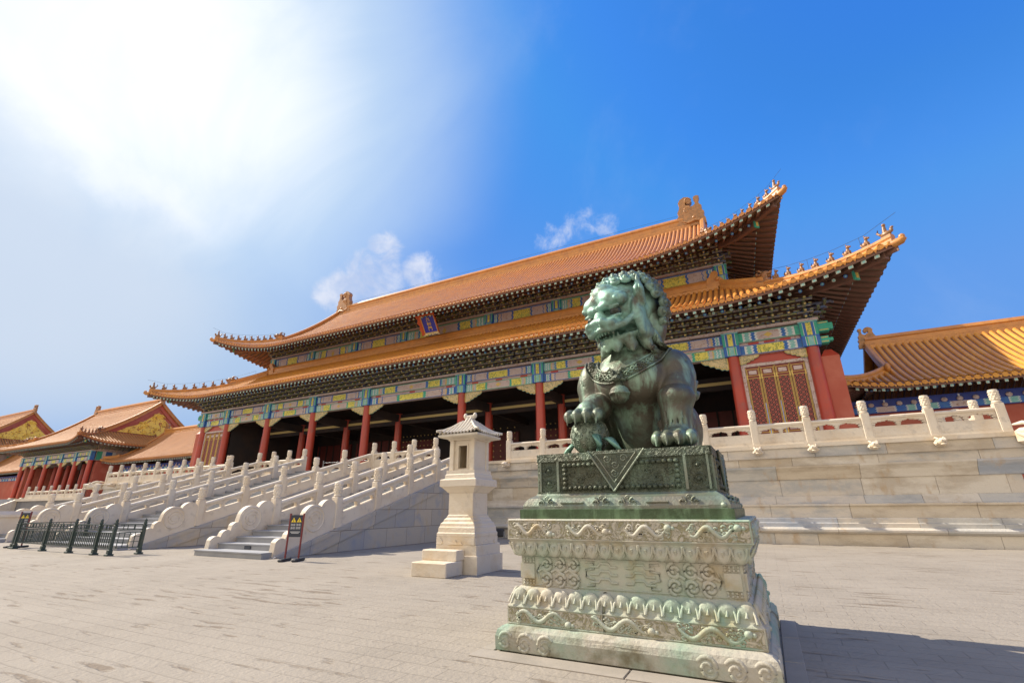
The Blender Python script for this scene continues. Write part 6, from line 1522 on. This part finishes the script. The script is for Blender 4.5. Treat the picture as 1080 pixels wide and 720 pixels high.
# ------------------------------------------------------------------ iron barrier at the foot of the stairs
def iron_post(t, x, y):
    m = MB(); m.cbox((0, 0, .03), (.20, .20, .06), 0, .012); m.cbox((0, 0, .12), (.13, .13, .13), 0, .012); m.box(-.045, .045, -.045, .045, .18, .88); m.cbox((0, 0, .90), (.11, .11, .05), 0, .012)
    m.lathe([(.03, .92), (.05, .95), (.055, .985), (.035, 1.02), (.045, 1.05), (.03, 1.09), (.005, 1.12)], 10)
    if 'iron_post' not in PANELS: PANELS['iron_post'] = m.mesh('post', ['iron'])
    place_part(PANELS['iron_post'], 'post', t, (x, y, 0), 0, .92)
def iron_panel(t, p, q):
    m = MB(); d = Vector((q[0]-p[0], q[1]-p[1], 0)); L = d.length-.10; rz = math.atan2(d.y, d.x)
    def bar(a0, a1, z0, z1, w=.011): m.box(a0, a1, -w, w, z0, z1)
    for z in (.20, .62, .70, .84): bar(.05, .05+L, z, z+.026, .014)
    n = max(4, int(L/.115))
    for i in range(n+1):
        a = .06+(L-.03)*i/n; bar(a, a+.018, .226, .62)
    for i in range(0, n, 2):
        a = .06+(L-.03)*(i+.5)/n; bar(a, a+.018, .726, .84)
    c = .05+L/2
    for (a0, a1, z0, z1) in ((c-.26, c+.26, .36, .378), (c-.26, c+.26, .50, .518), (c-.10, c-.082, .726, .84), (c+.082, c+.10, .726, .84)): bar(a0, a1, z0, z1, .014)
    place_part(m.mesh('panel', ['iron']), 'panel', t, (p[0], p[1], 0), rz)
fence1 = thing('iron_barrier', 'dark green iron barrier of several panels in front of the broad middle stair', 'barrier', (-21, 8.0, 0))
fp = [(-24.25, 8.05), (-21.95, 8.02), (-20.05, 8.0), (-18.42, 7.98), (-17.58, 8.0)]
for p in fp: iron_post(fence1, *p)
for a, b in zip(fp[:-1], fp[1:]): iron_panel(fence1, a, b)
fence2 = thing('iron_barrier', 'short green iron barrier panel turning back at the right end of the barrier row', 'barrier', (-17.3, 8.7, 0))
for p in ((-17.45, 8.72),): iron_post(fence2, *p)
iron_panel(fence2, (-17.57, 8.06), (-17.45, 8.72))
fence3 = thing('iron_barrier', 'iron barrier panel turning back at the left end beside the far warning sign', 'barrier', (-24.5, 8.6, 0))
for p in ((-24.60, 8.10), (-24.6, 10.2)): iron_post(fence3, *p)
iron_panel(fence3, (-24.60, 8.14), (-24.6, 10.2))

# ------------------------------------------------------------------ warning signs
def sign(label, x, y, rz, k=1.0):
    t = thing('warning_sign', label, 'sign', (x, y, 0)); t.rotation_euler = (0, 0, rz)
    def b(name, mats): o = m.build(name, mats); o.parent = t; return o
    for sx in (-1, 1):
        m = MB(); m.cbox((sx*.18, 0, .035), (.13, .52, .07), 0, .02); b('foot', ['black'])
        m = MB(); m.box(sx*.18-.016, sx*.18+.016, -.018, .018, .07, 1.16*k); b('pole', ['signred'])
    m = MB(); m.box(-.163, .163, -.016, .016, .58*k, 1.12*k, 0); o = b('board', ['navy'])
    for sx in (-1, 1):
        m = MB(); c = sx*.075; m.prism([(c-.065, .945*k), (c+.065, .945*k), (c, 1.06*k)], lambda a, q, d: (a, d, q), -.020, -.0165, 0); b('symbol', ['yellow'])
    for sx in (-1, 1):
        m = MB(); m.box(sx*.075-.007, sx*.075+.007, -.023, -.0201, .955*k, 1.025*k); b('symbol_mark', ['black'])
    m = MB(); rnd = random.Random(4)
    for row, (zz, h, n) in enumerate(((.855, .05, 4), (.775, .05, 4))):           # rows of square characters
        for i in range(n):
            x0 = -.14+.072*i
            for (a, q, a2, q2) in ((0, .9, 1, 1), (0, 0, 1, .1), (0, .45, 1, .55), (.45, 0, .55, 1), (0, .1, .1, .9) if i % 2 else (.9, .1, 1, .9)): m.box(x0+a*.055, x0+a2*.055, -.0185, -.0165, (zz+q*h)*k, (zz+q2*h)*k)
    m.box(-.13, .13, -.0185, -.0165, .70*k, .712*k); m.box(-.10, .10, -.0185, -.0165, .67*k, .68*k)
    b('lettering', ['letter']); return t
sign('dark warning sign on red poles at the foot of the nearest grey stair', -11.18, 9.20, R(24))
sign('small dark warning sign with yellow triangles at the left end of the iron barrier', -25.0, 8.35, R(28), 1.08)

# floodlight by the terrace foot, rail in the hall
fl = thing('floodlight', 'small black floodlight on the ground between the shrine and the lion pedestal', 'floodlight', (-11.0, 20.0, 0))
m = MB(); m.cbox((-10.85, 19.7, .24), (.55, .22, .34), 0, .05); m.build('lamp', ['black'], fl)
m = MB(); m.box(-11.15, -10.55, 19.58, 19.84, 0, .05); m.box(-11.15, -11.12, 19.66, 19.74, .05, .30); m.box(-10.58, -10.55, 19.66, 19.74, .05, .30); m.build('bracket', ['steel'], fl)
rl = thing('metal_rail', 'low grey metal rail on the terrace in front of the hall columns, above the stairs', 'railing', (-23, 24.5, 3.44))
for x in np.linspace(-27.5, -19, 6):
    m = MB(); m.lathe([(.16, 0), (.16, .02), (.03, .04), (.03, 1.0), (.045, 1.02), (.03, 1.06)], 8, (x, 24.2, 3.446)); m.build('post', ['steel'], rl)
for z in (4.1, 4.36):
    m = MB(); m.tube([(-27.5, 24.2, z), (-19, 24.2, z)], .022, 6); m.build('rail', ['steel'], rl)
